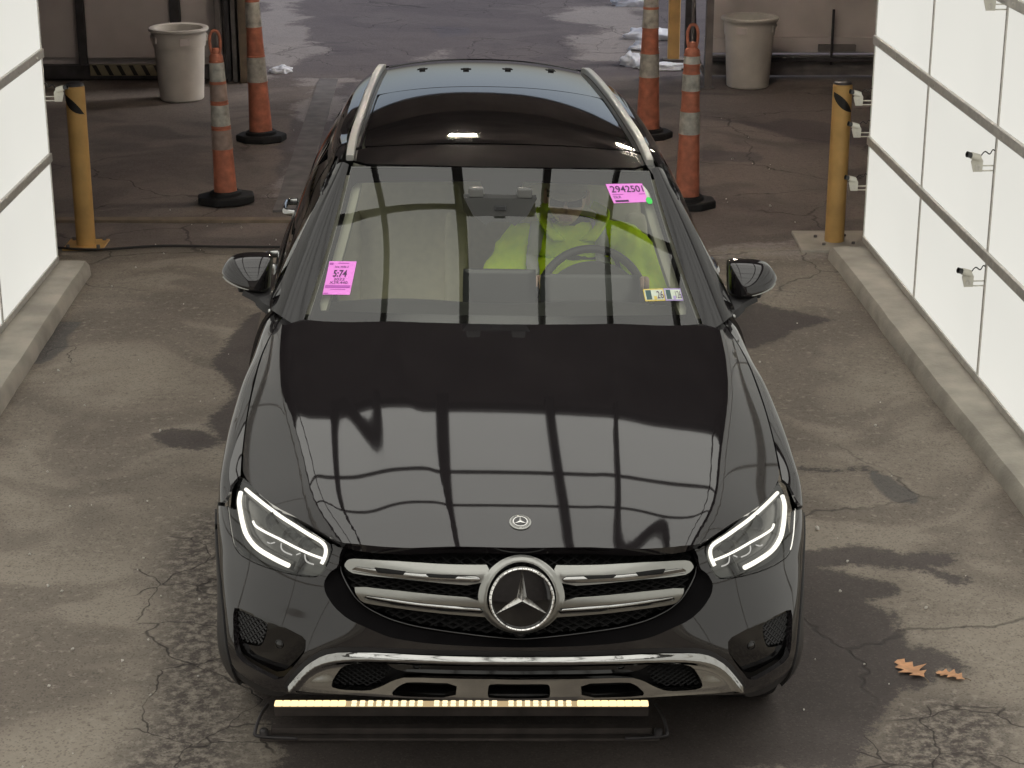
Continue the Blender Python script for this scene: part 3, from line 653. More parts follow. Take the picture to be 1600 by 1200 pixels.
# ------------------------------------------------------------------ fallen leaves
def oak_leaf(loc, rot, sc, label, seed):
    rr = random.Random(seed); L_ = []; lob = [(.0, .012), (.10, .07), (.20, .27), (.27, .11), (.36, .15), (.48, .40), (.55, .15), (.63, .16), (.74, .31), (.80, .13), (.92, .14), (1.0, .0)]
    right = [(x, w*(1+rr.uniform(-.15, .15))) for x, w in lob]; outline = [(x, w) for x, w in right]+[(x+.02, -w*(1+rr.uniform(-.2, .2))) for x, w in right[-2::-1]]
    bm = bmesh.new(); vsx = [bm.verts.new(((x-.5)*sc, y*sc, .010+.10*sc*abs(y)+.03*sc*math.sin(x*6+seed))) for x, y in outline]; mid = [bm.verts.new(((x-.5)*sc, 0, .009+.03*sc*math.sin(x*6+seed))) for x, _ in lob]
    n = len(lob); m = len(outline)
    for i in range(n-1):
        bm.faces.new([mid[i], mid[i+1], vsx[i+1], vsx[i]] if i+1 < n else [mid[i], vsx[i]])
    for i in range(n-1):
        a, b = (m-i) % m if i else 0, m-1-i
        if i == 0: bm.faces.new([mid[0], vsx[m-1], mid[1]])
        else: bm.faces.new([mid[i], vsx[m-i], vsx[m-1-i] if m-1-i > n-1 else vsx[n-1], mid[i+1]] if m-1-i > n-1 else [mid[i], vsx[m-i], mid[i+1]])
    bmesh.ops.remove_doubles(bm, verts=bm.verts[:], dist=1e-5); bmesh.ops.recalc_face_normals(bm, faces=bm.faces[:])
    r = bmesh.ops.solidify(bm, geom=bm.faces[:], thickness=.0015)
    t = empty('fallen_leaf', loc, rot); tag(t, label, 'leaf', 'fallen oak leaves'); obj('blade', bm, 'leaf', t)
    tube('stalk', [(-.5*sc, 0, .012), (-.62*sc, .02*sc, .012), (-.72*sc, .05*sc, .010)], .0022, 'wood', t, 5); return t
oak_leaf((1.405, 6.165, 0), (0, 0, R(118)), .150, 'larger orange oak leaf lying flat on wet asphalt', 1)
oak_leaf((1.535, 6.12, 0), (R(5), 0, R(150)), .105, 'smaller brown curled oak leaf right of the orange one', 5)
# ------------------------------------------------------------------ loose stones, road salt and grit
def grit():
    bm = bmesh.new(); rr = random.Random(4)
    for i in range(230):
        x = rr.uniform(-2.35, 2.0); y = rr.uniform(5.3, 16)
        if abs(x) < .95 and y < 11: continue
        s = rr.uniform(.002, .007)*(1 if rr.random() < .9 else 1.6); r_ = bmesh.ops.create_icosphere(bm, subdivisions=1, radius=s, matrix=Matrix.Translation((x, y, s*.5+.004)))
        for v in r_['verts']: v.co += Vector((rr.uniform(-.3, .3)*s, rr.uniform(-.3, .3)*s, rr.uniform(-.3, .3)*s))
    o = obj('loose_grit', bm, 'bin_plastic'); tag(o, 'loose pale grit and salt grains scattered over the asphalt', 'grit', kind='stuff')
grit()
# ------------------------------------------------------------------ under-vehicle scanner with its bar of diodes
t = empty('vehicle_scanner', (-.167, 5.725, 0)); tag(t, 'low scanner frame with a bar of glowing diodes under the bumper', 'scanner')
W2 = .617
box('diode_bar', (-W2, .0, .065), (W2, .045, .099), 'scan_body', t, .003)
LED_ME = None
def led(x, y, mat, w, d):
    me = bpy.data.meshes.get('led_'+mat)
    if me is None:
        bm = bmesh.new(); add_box(bm, (-.5, -.5, 0), (.5, .5, 1)); bevel(bm, .12, 1); me = bpy.data.meshes.new('led_'+mat); bm.to_mesh(me); bm.free(); me.materials.append(MATS[mat])
    o = share('diode', me, t, (x, y, .0985), scale=(w, d, .005))
for k in range(9):
    for s in (-1, 1): led(s*(W2-.012-k*.0262), .0225, 'led_warm', .0252, .037)
xs_ = np.linspace(-W2+.262, W2-.262, 27)
for i, x in enumerate(xs_):
    if i in (9, 18): continue
    for y in (.012, .033): led(x, y, 'led_cold', .017, .0145)
box('lens_strip', (-W2+.002, .003, .0975), (W2-.002, .042, .1003), 'led_glow', t, .001)
box('cover_plate', (-W2-.045, -.060, .004), (W2+.035, .0, .016), 'scan_body', t, .004)
box('inner_step', (-W2-.01, -.035, .018), (W2+.01, -.004, .040), 'scan_body', t, .003)
for s in (-1, 1):
    tube('side_tube', catmull([(s*(W2+.03), .07, .07), (s*(W2+.045), .0, .07), (s*(W2+.058), -.050, .040), (s*(W2+.045), -.062, .026), (s*(W2-.08), -.065, .02)], 6), .006, 'dark_metal', t, 8)
    o = lathe('bolt', [(0, .022), (.008, .022), (.014, .016), (.016, 0), (0, 0)], 'dark_metal', t, 16); o.location = (s*(W2+.03), -.052, .028)


# ---- smooth surfaces of the car (car frame: x to the photo's right, y to the rear, z up, metres)
def spl(t, s):
    """natural cubic spline basis: rows of weights at s for knots t"""
    t = np.asarray(t, float); s = np.atleast_1d(np.asarray(s, float)); n = len(t); h = np.diff(t)
    A = np.zeros((n, n)); Bm = np.zeros((n, n)); A[0, 0] = A[-1, -1] = 1
    for i in range(1, n - 1):
        A[i, i-1], A[i, i], A[i, i+1] = h[i-1], 2*(h[i-1]+h[i]), h[i]
        Bm[i, i-1], Bm[i, i], Bm[i, i+1] = 6/h[i-1], -6/h[i-1]-6/h[i], 6/h[i]
    Mm = np.linalg.solve(A, Bm)
    k = np.clip(np.searchsorted(t, s, 'right')-1, 0, n-2); hk = h[k]
    a = (t[k+1]-s)/hk; b = (s-t[k])/hk; r = np.arange(len(s)); W = np.zeros((len(s), n))
    W[r, k] += a; W[r, k+1] += b
    W += ((a**3-a)*hk**2/6)[:, None]*Mm[k] + ((b**3-b)*hk**2/6)[:, None]*Mm[k+1]
    return W
def curve(pts, s):
    p = np.array(pts, float); return spl(p[:, 0], np.atleast_1d(s)) @ p[:, 1]
def softplus(x, w):
    return w*np.logaddexp(0, x/w)
_zy = np.array([-.05, .0, .03, .05, .07, .09, .12, .16, .22, .30, .40, .52, .66, .82, 1.0, 1.2, 1.4, 1.6])
ZC = [(y, .8535+.178*(y-.09)+.066*(1-math.exp(-(y-.09)/.30))-1.1*max(0, .10-y)**2) for y in _zy]
XC = [(.02,.48),(.13,.518),(.26,.585),(.54,.66),(.95,.746),(1.15,.772),(1.38,.784),(1.6,.786)]
XD = [(.02,.195),(.09,.208),(.25,.235),(.5,.28),(.87,.335),(1.1,.37),(1.4,.40),(1.6,.41)]
SC = [(.02,.50),(.2,.48),(.4,.45),(.6,.44),(.9,.45),(1.15,.47),(1.35,.48),(1.6,.48)]
def hoodz(x, y):
    a = np.abs(x)
    return curve(ZC, y) - .034*x*x - .050*softplus(a-curve(XD, y), .007) - .0038*np.exp(-((a-.5*(curve(XD, y)+curve(XC, y)))/.095)**2) - curve(SC, y)*softplus(a-curve(XC, y), .012)
def S_hood(q):           # q = (x, y)
    return np.stack([q[:, 0], q[:, 1], hoodz(q[:, 0], q[:, 1])], 1)
class Lattice:
    """interpolating tensor spline through rows of points; mirrored about x=0 when sym"""
    def __init__(s, U, V, P, sym=False):
        P = np.array(P, float)                    # [v][u] -> 3
        U = np.array(U, float)
        if sym:
            k = 1 if abs(U[0]) < 1e-9 else 0
            P = np.concatenate([(P[:, k:]*[-1, 1, 1])[:, ::-1], P], 1); U = np.concatenate([-U[k:][::-1], U])
        s.U, s.V, s.P = U, np.array(V, float), P
    def __call__(s, q):
        return np.einsum('ku,kv,vuc->kc', spl(s.U, q[:, 0]), spl(s.V, q[:, 1]), s.P, optimize=True)
# front fascia: u = arc position 0..1 from the middle to the wheel arch, v = height
FX = np.array([0,.15,.30,.45,.55,.65,.74,.82,.88,.922,.948,.956])
FY = np.array([0,.005,.022,.058,.092,.138,.202,.285,.368,.44,.53,.64])
FU = np.concatenate([[0], np.cumsum(np.hypot(np.diff(FX), np.diff(FY)))]); FU = FU/FU[-1]
FZ = [.20,.28,.36,.45,.55,.65,.74,.81,.88]
FO = [.080,.030,.006,-.004,-.008,-.004,.008,.048,.115]
FS = [.93,.965,.985,.988,.994,1.006,1.008,1.002,.985]
FL = [-.045,-.050,-.054,-.045,-.014,.024,.062,.110,.20]
FK = [.85,.80,.80,.86,.93,1,1,1,1]
def _fascia():
    P = []
    for z, o, sx, l, k in zip(FZ, FO, FS, FL, FK):
        g = np.clip((FX-.25)/.6, 0, 1)**1.5
        P.append([(x*sx, y*k+o+l*gg, z) for x, y, gg in zip(FX, FY, g)])
    return Lattice(FU, FZ, P, sym=True)
S_fascia = _fascia()
def S_fascia_in(d):      # the same surface moved d inwards
    def f(q):
        e = 1e-3; p = S_fascia(q); a = S_fascia(q+[e, 0])-S_fascia(q-[e, 0]); b = S_fascia(q+[0, e])-S_fascia(q-[0, e])
        n = np.cross(a, b); n /= np.linalg.norm(n, axis=1)[:, None]
        n *= -np.sign(n[:, 1:2])*1.0; return p - n*d
    return f
# front wing, right side: u from the bonnet gap down to the sill, v = y
WY = [.50,.62,.75,.90,1.05,1.20,1.35,1.50,1.62]
XS = [(.45,.845),(.62,.875),(.75,.880),(.842,.881),(.994,.878),(1.245,.861),(1.38,.836),(1.492,.801),(1.7,.76)]   # bonnet / wing gap
WS = [[(.915,.810),(.936,.76),(.945,.62),(.945,.45)],
      [(.930,.848),(.949,.80),(.954,.65),(.952,.45)],
      [(.932,.882),(.951,.83),(.955,.68),(.953,.45)],
      [(.930,.917),(.949,.86),(.954,.70),(.952,.45)],
      [(.921,.955),(.941,.89),(.949,.72),(.950,.45)],
      [(.906,.995),(.926,.925),(.938,.75),(.945,.45)],
      [(.886,1.025),(.911,.955),(.928,.78),(.940,.45)],
      [(.864,1.070),(.902,.965),(.922,.78),(.938,.45)],
      [(.862,1.078),(.900,.967),(.921,.78),(.936,.45)]]
for _y, _r in zip(WY, WS):
    _x = float(curve(XS, _y)[0]); _r.insert(0, (_x, float(hoodz(np.array([_x]), np.array([_y]))[0])))
S_wing = Lattice([0,.05,.11,.26,.48], WY, [[(x, y, z) for x, z in r] for y, r in zip(WY, WS)])
# windscreen, u = x fraction, v = 0 bottom .. 1 top
S_screen = Lattice([0,.33,.62,.85,1.0], [0,.5,1], [
    [(0,1.295,1.100),(.245,1.307,1.100),(.455,1.337,1.099),(.62,1.376,1.097),(.722,1.406,1.095)],
    [(0,1.626,1.343),(.21,1.635,1.342),(.40,1.659,1.339),(.545,1.690,1.333),(.636,1.713,1.328)],
    [(0,1.962,1.572),(.19,1.967,1.571),(.36,1.981,1.568),(.49,1.999,1.563),(.570,2.013,1.558)]], sym=True)
# roof, u = x fraction, v = y
RY = [1.95,2.2,2.6,3.0,3.4,3.8,4.1,4.3]
RZ = [1.570,1.607,1.638,1.650,1.648,1.632,1.606,1.578]
RW = [.608,.602,.585,.565,.545,.522,.505,.495]
RD = [.018,.034,.05,.056,.056,.05,.042,.04]
def _roof():
    P = []
    for y, z, w, d in zip(RY, RZ, RW, RD):
        P.append([(w*f, y+.075*f*f*(1 if y < 2.5 else 0)-.08*f*f*(1 if y > 4 else 0), z-d*(f**2.4)) for f in (0,.35,.65,.88,1.0)])
    return Lattice([0,.35,.65,.88,1.0], RY, P, sym=True)
S_roof = _roof()

# outlines on the front fascia (u, v), right half
HL = [(0.7749,0.8517),(0.8095,0.8477),(0.8275,0.8363),(0.8316,0.8201),(0.8226,0.7966),(0.8021,0.7644),(0.7871,0.7319),(0.7714,0.7027),(0.7446,0.6906),(0.6874,0.6922),(0.6177,0.6992),(0.5637,0.7059),(0.5194,0.712),(0.4911,0.7176),(0.4745,0.7298),(0.4593,0.7587),(0.4471,0.8043),(0.4754,0.813),(0.5167,0.8237),(0.5633,0.8344),(0.6121,0.8424),(0.663,0.8467),(0.7197,0.8494)]
DRL_UP = [(0.7629,0.8386),(0.7106,0.8362),(0.6534,0.833),(0.6051,0.8291),(0.5594,0.8245),(0.5148,0.817),(0.4858,0.8108),(0.4727,0.8025),(0.4696,0.7887),(0.4729,0.7729),(0.4795,0.7568)]
DRL_OUT = [(0.7802,0.8276),(0.7803,0.8101),(0.7667,0.7895),(0.7527,0.77),(0.7309,0.7477),(0.6889,0.7318),(0.6311,0.7275),(0.5711,0.7244)]
DRL_MID = [(0.7134,0.7892),(0.7004,0.7828),(0.6684,0.7822),(0.6051,0.7832),(0.5509,0.7788),(0.5131,0.7749),(0.4814,0.7722)]
HOOK1 = [(0.6033,0.7748),(0.6019,0.7626),(0.5905,0.757),(0.5677,0.7566)]
HOOK2 = [(0.5289,0.7696),(0.5259,0.7559),(0.5173,0.7509),(0.5029,0.7498)]
DASH1 = [(0.5425,0.769),(0.5538,0.7614)]
DASH2 = [(0.6254,0.7696),(0.6395,0.762)]
DASH3 = [(0.6438,0.7606),(0.6522,0.7603)]
HLDIV = [(0.5338,0.7683),(0.5601,0.7101)]
LEDGE = [(-0.0027,0.8498),(0.4003,0.8216),(0.4106,0.8192),(0.4273,0.796),(0.4301,0.7593),(0.4517,0.739),(0.4659,0.7084),(0.4627,0.6781),(0.4406,0.6402),(0.407,0.611),(0.3581,0.5922),(0.314,0.5746),(0.2845,0.5692),(0.2191,0.5637),(0.1231,0.5612),(-0.0,0.5592)]
SKID = [(0.0005,0.5337),(0.1732,0.5311),(0.3228,0.5251),(0.4285,0.5096),(0.4731,0.4919),(0.5152,0.4554),(0.5485,0.4088),(0.5755,0.3668),(0.521,0.3687),(0.4362,0.3764),(0.3306,0.3802),(0.1794,0.3835),(0.0041,0.3866)]
SKIDSEAL = [(0.0002,0.5486),(0.1726,0.5439),(0.322,0.5376),(0.4276,0.5238),(0.4776,0.5051),(0.5263,0.4632),(0.5626,0.4117),(0.5948,0.3566),(0.5767,0.3595),(0.522,0.3615),(0.4369,0.3694),(0.3312,0.3732),(0.1798,0.3765),(0.0043,0.3795)]
SLOT = [(0.0012,0.5055),(0.3006,0.4917),(0.3879,0.4838),(0.4261,0.4647),(0.4487,0.4211),(0.4535,0.3965),(0.4299,0.391),(0.3608,0.3952),(0.3287,0.4122),(0.2985,0.4353),(0.2676,0.4493),(0.0693,0.4541),(0.0024,0.4525)]
SLOTC = [(0.0028,0.4379),(0.0667,0.4384),(0.0731,0.4293),(0.074,0.3997),(0.0696,0.3928),(0.004,0.3912)]
SLOTR = [(0.1464,0.4368),(0.2619,0.4343),(0.2831,0.4212),(0.3028,0.3968),(0.2978,0.3858),(0.1496,0.391)]
SIDE = [(0.5212,0.532),(0.5722,0.5451),(0.6371,0.553),(0.7801,0.5378),(0.7935,0.5069),(0.7902,0.4314),(0.7713,0.393),(0.6794,0.386),(0.6045,0.3741),(0.5493,0.4498),(0.5239,0.4929)]
VENT = [(0.6454,0.5421),(0.7789,0.5306),(0.7846,0.502),(0.7777,0.4362),(0.7421,0.4336),(0.6856,0.448),(0.6698,0.4612),(0.6523,0.5018)]
SENSOR = [(0.6082,0.4823)]
SENSOR2 = [(0.2455,0.4821)]
ARCHEDGE = [(0.9185,0.7444),(0.9039,0.6681),(0.9841,0.5165),(0.8018,0.4451)]
BUMPEND = [(0.9173,0.7571)]
GRILLE = [(-0.0013,0.8536),(0.4125,0.8233),(0.4323,0.801),(0.439,0.7758),(0.4344,0.7463),(0.4169,0.7037),(0.3972,0.668),(0.3662,0.6418),(0.3143,0.6176),(0.2533,0.602),(0.1747,0.5914),(0.0769,0.5782),(0.001,0.5703)]
BAR1 = [(0.0713,0.8069),(0.1184,0.8051),(0.2629,0.8028),(0.3908,0.7878),(0.4091,0.7815),(0.4188,0.7661),(0.4101,0.7549),(0.3939,0.7485),(0.2609,0.7574),(0.0917,0.749)]
BAR2 = [(0.092,0.7139),(0.2609,0.7209),(0.391,0.7151),(0.3878,0.6934),(0.3767,0.6708),(0.3639,0.665),(0.2629,0.6627),(0.0959,0.6526),(0.0585,0.6495)]
INL1 = [(0.0932,0.7712),(0.1083,0.7797),(0.3842,0.7713),(0.3996,0.7596),(0.3951,0.7536),(0.3729,0.7552),(0.1081,0.7585),(0.0978,0.7615)]
INL2 = [(0.085,0.6724),(0.0973,0.685),(0.3574,0.6952),(0.3683,0.6831),(0.3634,0.6765),(0.3428,0.6754),(0.1003,0.6616),(0.0909,0.6631)]
NOTCH1 = [(0.1413,0.7799),(0.2128,0.7818),(0.2198,0.7734),(0.2124,0.7677),(0.1528,0.7679)]
NOTCH2 = [(0.2656,0.7801),(0.3424,0.7742),(0.3341,0.7637),(0.2735,0.7665)]
NOTCH3 = [(0.1377,0.6693),(0.1991,0.6799),(0.2041,0.6743),(0.1852,0.6679)]
NOTCH4 = [(0.2574,0.6763),(0.312,0.6796),(0.3021,0.6748)]
STARC = [(-0.0031,0.7223)]
STARR = [(0.0778,0.7217)]
START = [(-0.0002,0.8099)]
STARB = [(-0.0012,0.6173)]
HALO = [(-0.0223,0.8218)]
ST1 = [(-0.9719,0.4032),(-0.8131,0.4074),(-0.8045,0.2155),(-0.9535,0.2086)]
ST2 = [(0.6615,0.9014),(0.9122,0.9108),(0.9228,0.7929),(0.69,0.7809)]
DOT = [(0.9297,0.8012),(0.931,0.8663)]
REG = [(0.7378,0.2706),(0.855,0.2713),(0.8474,0.2019),(0.7332,0.2022),(0.855,0.2713),(0.9565,0.2685),(0.9501,0.1982),(0.8474,0.2019)]
VINT = [(0.6636,0.1053),(0.7402,0.1021)]
FRIT = [(-0.9666,0.884),(-0.3446,0.908),(0.0037,0.9217),(0.9501,0.8996)]
SUN = [(-0.8065,2.1832),(0.0012,2.2172),(0.8132,2.1768),(-0.8327,3.1173),(0.0185,3.1755),(0.8505,3.1843)]
LAMPS = [(-0.2367,2.3072),(0.7627,2.2952)]
CLIPS = [(-0.558,3.7414),(-0.1779,3.6794),(0.186,3.707),(0.578,3.7903)]
BADGE = [(0.0042,0.1784)]

# ================================================================== THE CAR
CAR = empty('car', (.00994, 5.25577, 0), (0, .02611, .0462)); tag(CAR, 'black shiny SUV facing the camera with its daytime lights on', 'car')
FH = (.016, .014)
def both(name, S, add, cut, mat, parent=None, **k):
    """the piece and its mirror image on the other side"""
    a = piece(name, S, add, cut, mat, parent or CAR, **k)
    b = piece(name, S, [flip(p) for p in add], [flip(p) for p in cut], mat, parent or CAR, **k); return a, b
def mirS(S): return lambda q: S(q)*[-1, 1, 1]
# bonnet
bon = [(0, .075), (.30, .085), (.45, .104), (.52, .124), (.556, .150), (.649, .256), (.757, .388), (.822, .50), (.862, .595), (.8730, .640), (.8775, .75), (.8785, .842), (.8755, .994), (.8585, 1.245), (.8335, 1.38), (.799, 1.486), (.78, 1.484), (.70, 1.432), (.5, 1.39), (.25, 1.362), (0, 1.355)]
bon = [(x, y) for x, y in bon]+[(-x, y) for x, y in bon[-2:0:-1]]
BONNET = piece('bonnet', S_hood, [bon], [], 'paint', CAR, h=(.018, .022), depth=.03, out=(0, 0, 1), smooth=1)
# bumper skin
LEDGE_F, GRILLE_F, SKID_F, SEAL_F, SLOT_F, SLOTC_F = (mirror_u(p) for p in (LEDGE, GRILLE, SKID, SKIDSEAL, SLOT, SLOTC))
bmp = mirror_u([(0, .835), (.385, .822), (.413, .818), (.430, .803), (.4475, .809), (.60, .80), (.80, .80), (.8225, .7815), (.836, .7784), (.861, .7718), (.9265, .7477), (.895, .69), (.868, .565), (.832, .43), (.802, .346), (.70, .335), (.62, .330), (.5, .355), (.33, .378), (.0, .388)])
def grow(poly, d, kv=1.0):
    P = np.array(poly); c = P.mean(0); n = len(P); T = np.roll(P, -1, 0)-np.roll(P, 1, 0); T /= np.linalg.norm(T, axis=1)[:, None]+1e-9
    N_ = np.stack([T[:, 1], -T[:, 0]], 1); area = (P[:, 0]*np.roll(P[:, 1], -1)-np.roll(P[:, 0], -1)*P[:, 1]).sum()
    return [tuple(x) for x in P+N_*d*(1 if area > 0 else -1)]
HLg = grow(HL, .0035)
piece('bumper', S_fascia, [bmp], [LEDGE_F, SEAL_F, HLg, flip(HLg), SIDE, flip(SIDE)], 'paint', CAR, h=FH, depth=.02)
lip = [(.56, .400), (.60, .346), (.70, .352), (.80, .352), (.812, .34), (.80, .30), (.72, .285), (.62, .305), (.585, .335), (.54, .345)]
both('lower_lip', S_fascia_in(.004), [lip], [SEAL_F], 'black_plastic', h=FH, depth=.03)
S_under = Lattice([0, .5, 1.0], [0, .5, 1.0], [[(0,.010,.384), (.35,.035,.374), (.70,.16,.338)], [(0,.20,.36), (.35,.22,.35), (.70,.30,.32)], [(0,.60,.30), (.35,.60,.30), (.72,.62,.28)]], sym=True)
piece('under_tray', S_under, [rect(-1, 1, 0, 1)], [], 'black_plastic', CAR, h=(.08, .1), depth=.01, out=(0, 0, -1), smooth=0)
clad = [(.928, .742), (.995, .70), (.995, .25), (.80, .25), (.804, .345), (.834, .43), (.870, .565), (.897, .69)]
both('arch_cladding', S_fascia_in(-.004), [clad], [], 'black_plastic', h=FH, depth=.03)
# gloss black corner panels with vents
def S_side(q): return S_fascia_in(.007)(q)+np.stack([0*q[:, 0], .25*np.clip(.545-q[:, 1], 0, 1), 0*q[:, 0]], 1)
def S_side2(q): return S_side(q)+np.array([0, .012, 0])
both('corner_panel', S_side, [grow(SIDE, -.002)], [VENT], 'gloss_black', h=FH, depth=.015)
both('corner_backing', lambda q: S_side(q)+np.array([0, .03, 0]), [grow(SIDE, .012)], [], 'void_black', h=(.03, .03), depth=0)
piece('skid_seal', S_fascia_in(-.002), [SEAL_F], [SKID_F], 'black_plastic', CAR, h=FH, depth=.02, smooth=1)
def bulge_skid(q):
    p = S_fascia(q); n = surf_n(S_fascia, q, (0, -1, 0)); v = q[:, 1]; u = np.abs(q[:, 0])
    top = curve([(0, .5337), (.17, .531), (.32, .523), (.43, .504), (.476, .484), (.52, .443), (.555, .39), (.60, .33), (1.2, .30)], u)
    return p+n*(.004+.018*np.exp(-((v-top+.016)/.016)**2)+.010*np.exp(-((v-.375)/.05)**2))[:, None]
SKIDO = piece('skid_trim', bulge_skid, [SKID_F], [SLOT_F, SLOTC_F, SLOTR, flip(SLOTR)], 'chrome', CAR, h=(.007, .006), depth=.03)
piece('slot_backing', S_fascia_in(.045), [grow(SKID_F, -.012)], [], 'mesh_black', CAR, h=(.04, .03), depth=.0)
piece('slot_panel', S_fascia_in(.02), [mirror_u([(0, .507), (.30, .492), (.335, .488), (.30, .46), (.27, .452), (0, .458)])], [], 'gloss_black', CAR, h=FH, depth=.01)
def mesh_net(name, S, polys, du, dv, r, mat, slope=1.0, hexa=False):
    """diamond net of thin bars over the given outlines, one joined mesh"""
    bm = bmesh.new()
    for poly in polys:
        P = np.array(poly); lo, hi = P.min(0), P.max(0)
        for s in (-1, 1):
            k0 = int(((lo[0]-hi[0])/du))-40
            for k in range(-160, 161):
                # lines u = k*du + s*(v-lo)*du/dv
                v = np.arange(lo[1], hi[1]+dv*.25, dv*.25); u = k*du+s*(v-lo[1])*du/dv; q = np.stack([u, v], 1); m = inside(q, poly)
                i = 0
                while i < len(v):
                    if m[i]:
                        j = i
                        while j+1 < len(v) and m[j+1]: j += 1
                        if j > i: tube_bm(S(q[i:j+1]), r, 4, bm)
                        i = j+1
                    else: i += 1
    bmesh.ops.recalc_face_normals(bm, faces=bm.faces[:]); o = obj(name, bm, mat, CAR); o['kind'] = 'stuff'; return o
mesh_net('vent_mesh', S_side2, [VENT], .022, .020, .0036, 'black_plastic'); mesh_net('vent_mesh', S_side2, [flip(VENT)], .022, .020, .0036, 'black_plastic')
SLR = [(.30, .480), (.3894, .4787), (.4282, .457), (.4516, .4104), (.457, .3844), (.4328, .3803), (.3623, .3889), (.3296, .4079), (.31, .45)]
mesh_net('lower_mesh', S_fascia_in(.03), [SLR], .020, .016, .0025, 'mesh_black'); mesh_net('lower_mesh', S_fascia_in(.03), [flip(SLR)], .020, .016, .0025, 'mesh_black')
for q in (SENSOR[0], SENSOR2[0]):
    for s in (-1, 1):
        qq = np.array([[s*q[0], q[1]]]); p = (S_side if q is SENSOR[0] else S_fascia_in(.018))(qq)[0]; n = surf_n(S_fascia, qq, (0, -1, 0))[0]
        o = lathe('parking_sensor', [(0, .004), (.009, .004), (.0105, .003), (.0105, .0), (.0125, .0), (.0125, .004), (.0145, .003), (.0150, 0)], 'gloss_black', CAR, 20); o.location = p; o.rotation_euler = Vector(n).to_track_quat('Z', 'Y').to_euler()
# grille: inward ledge, net, bars, star
def loop3(S, poly, n):
    P = np.array(chaikin(poly, 1)); P = np.vstack([P, P[:1]]); d = np.concatenate([[0], np.cumsum(np.linalg.norm(np.diff(P, axis=0), axis=1))]); t = np.linspace(0, d[-1], n, endpoint=False)
    return S(np.stack([np.interp(t, d, P[:, 0]), np.interp(t, d, P[:, 1])], 1))
A_, B_ = loop3(S_fascia, LEDGE_F, 240), loop3(S_fascia_in(.045), GRILLE_F, 240)
bm = bmesh.new(); prev = None; K = 8; rows_ = []
for k in range(K+1):
    t = k/K; t2 = t**1.4; rows_.append([bm.verts.new(tuple(a*(1-t)+b*t+np.array([0, .0*(t2-t), 0]))) for a, b in zip(A_, B_)])
for X_, Y_ in zip(rows_, rows_[1:]):
    for i in range(240): bm.faces.new([X_[i], X_[(i+1) % 240], Y_[(i+1) % 240], Y_[i]])
bmesh.ops.recalc_face_normals(bm, faces=bm.faces[:]); obj('grille_surround', bm, 'ledge_dark_reflection', CAR, True)
tube('grille_edge', loop3(S_fascia_in(.034), GRILLE_F, 160), .0035, 'gloss_black', CAR, 6, True)
piece('grille_backing', S_fascia_in(.085), [grow(GRILLE_F, .01)], [], 'void_black', CAR, h=(.05, .04), depth=0)
GR = mesh_net('grille_mesh', S_fascia_in(.055), [GRILLE_F], .032, .022, .0028, 'mesh_black')
mesh_net('grille_mesh', S_fascia_in(.066), [GRILLE_F], .032, .022, .0022, 'mesh_black')
def S_bar(q):
    p = S_fascia_in(.012)(q); n = surf_n(S_fascia, q, (0, -1, 0)); v = q[:, 1]; u = np.abs(q[:, 0]); r = np.hypot(u/.079, (v-.716)/.097)
    f = .008*np.exp(-((v-.786)/.026)**2)+.008*np.exp(-((v-.697)/.026)**2)
    f = f*np.clip((r-1.0)/.35, 0, 1)+.012*np.exp(-((r-1.06)/.12)**2)
    return p+n*f[:, None]
HALO_P = circle((0, .716), .100, .116, 48); DISC = circle((0, .716), .0795, .0975, 48)
piece('grille_bars', S_bar, [BAR1, flip(BAR1), BAR2, flip(BAR2), HALO_P], [DISC, INL1, flip(INL1), INL2, flip(INL2)], 'satin_silver', CAR, h=(.008, .006), depth=.03)
def S_inl(q):
    p = S_fascia_in(.010)(q); n = surf_n(S_fascia, q, (0, -1, 0)); v = q[:, 1]; u = np.abs(q[:, 0])
    c1 = .769-.0*u; c2 = .672+.05*u; f = .009*np.exp(-((v-c1)/.008)**2)+.009*np.exp(-((v-c2)/.008)**2); return p+n*f[:, None]
for INL in (INL1, INL2):
    for pl in (grow(INL, -.0016), flip(grow(INL, -.0016))): piece('chrome_inlay', S_inl, [pl], [], 'chrome', CAR, h=(.006, .004), depth=.012)
    for pl in (grow(INL, .003), flip(grow(INL, .003))): piece('inlay_shadow_gap', S_fascia_in(.016), [pl], [], 'void_black', CAR, h=(.03, .02), depth=0)
for NO in (NOTCH1, NOTCH2, NOTCH3, NOTCH4):
    both('inlay_notch', S_inl, [NO], [], 'void_black', h=(.006, .004), depth=.006, lift=.0015, smooth=0)
q0 = np.array([[0., .716]]); SC_ = S_fascia(q0)[0]; SN = surf_n(S_fascia, q0, (0, -1, 0))[0]; SX = np.array([1., 0, 0]); SU = np.cross(SN, SX); SU *= np.sign(SU[2])
def star_frame(o, c, n):
    x = Vector((1, 0, 0)); n = Vector(n).normalized(); y = n.cross(x).normalized(); x = y.cross(n); m = Matrix((x, y, n)).transposed().to_4x4(); m.translation = Vector(c); o.matrix_basis = m
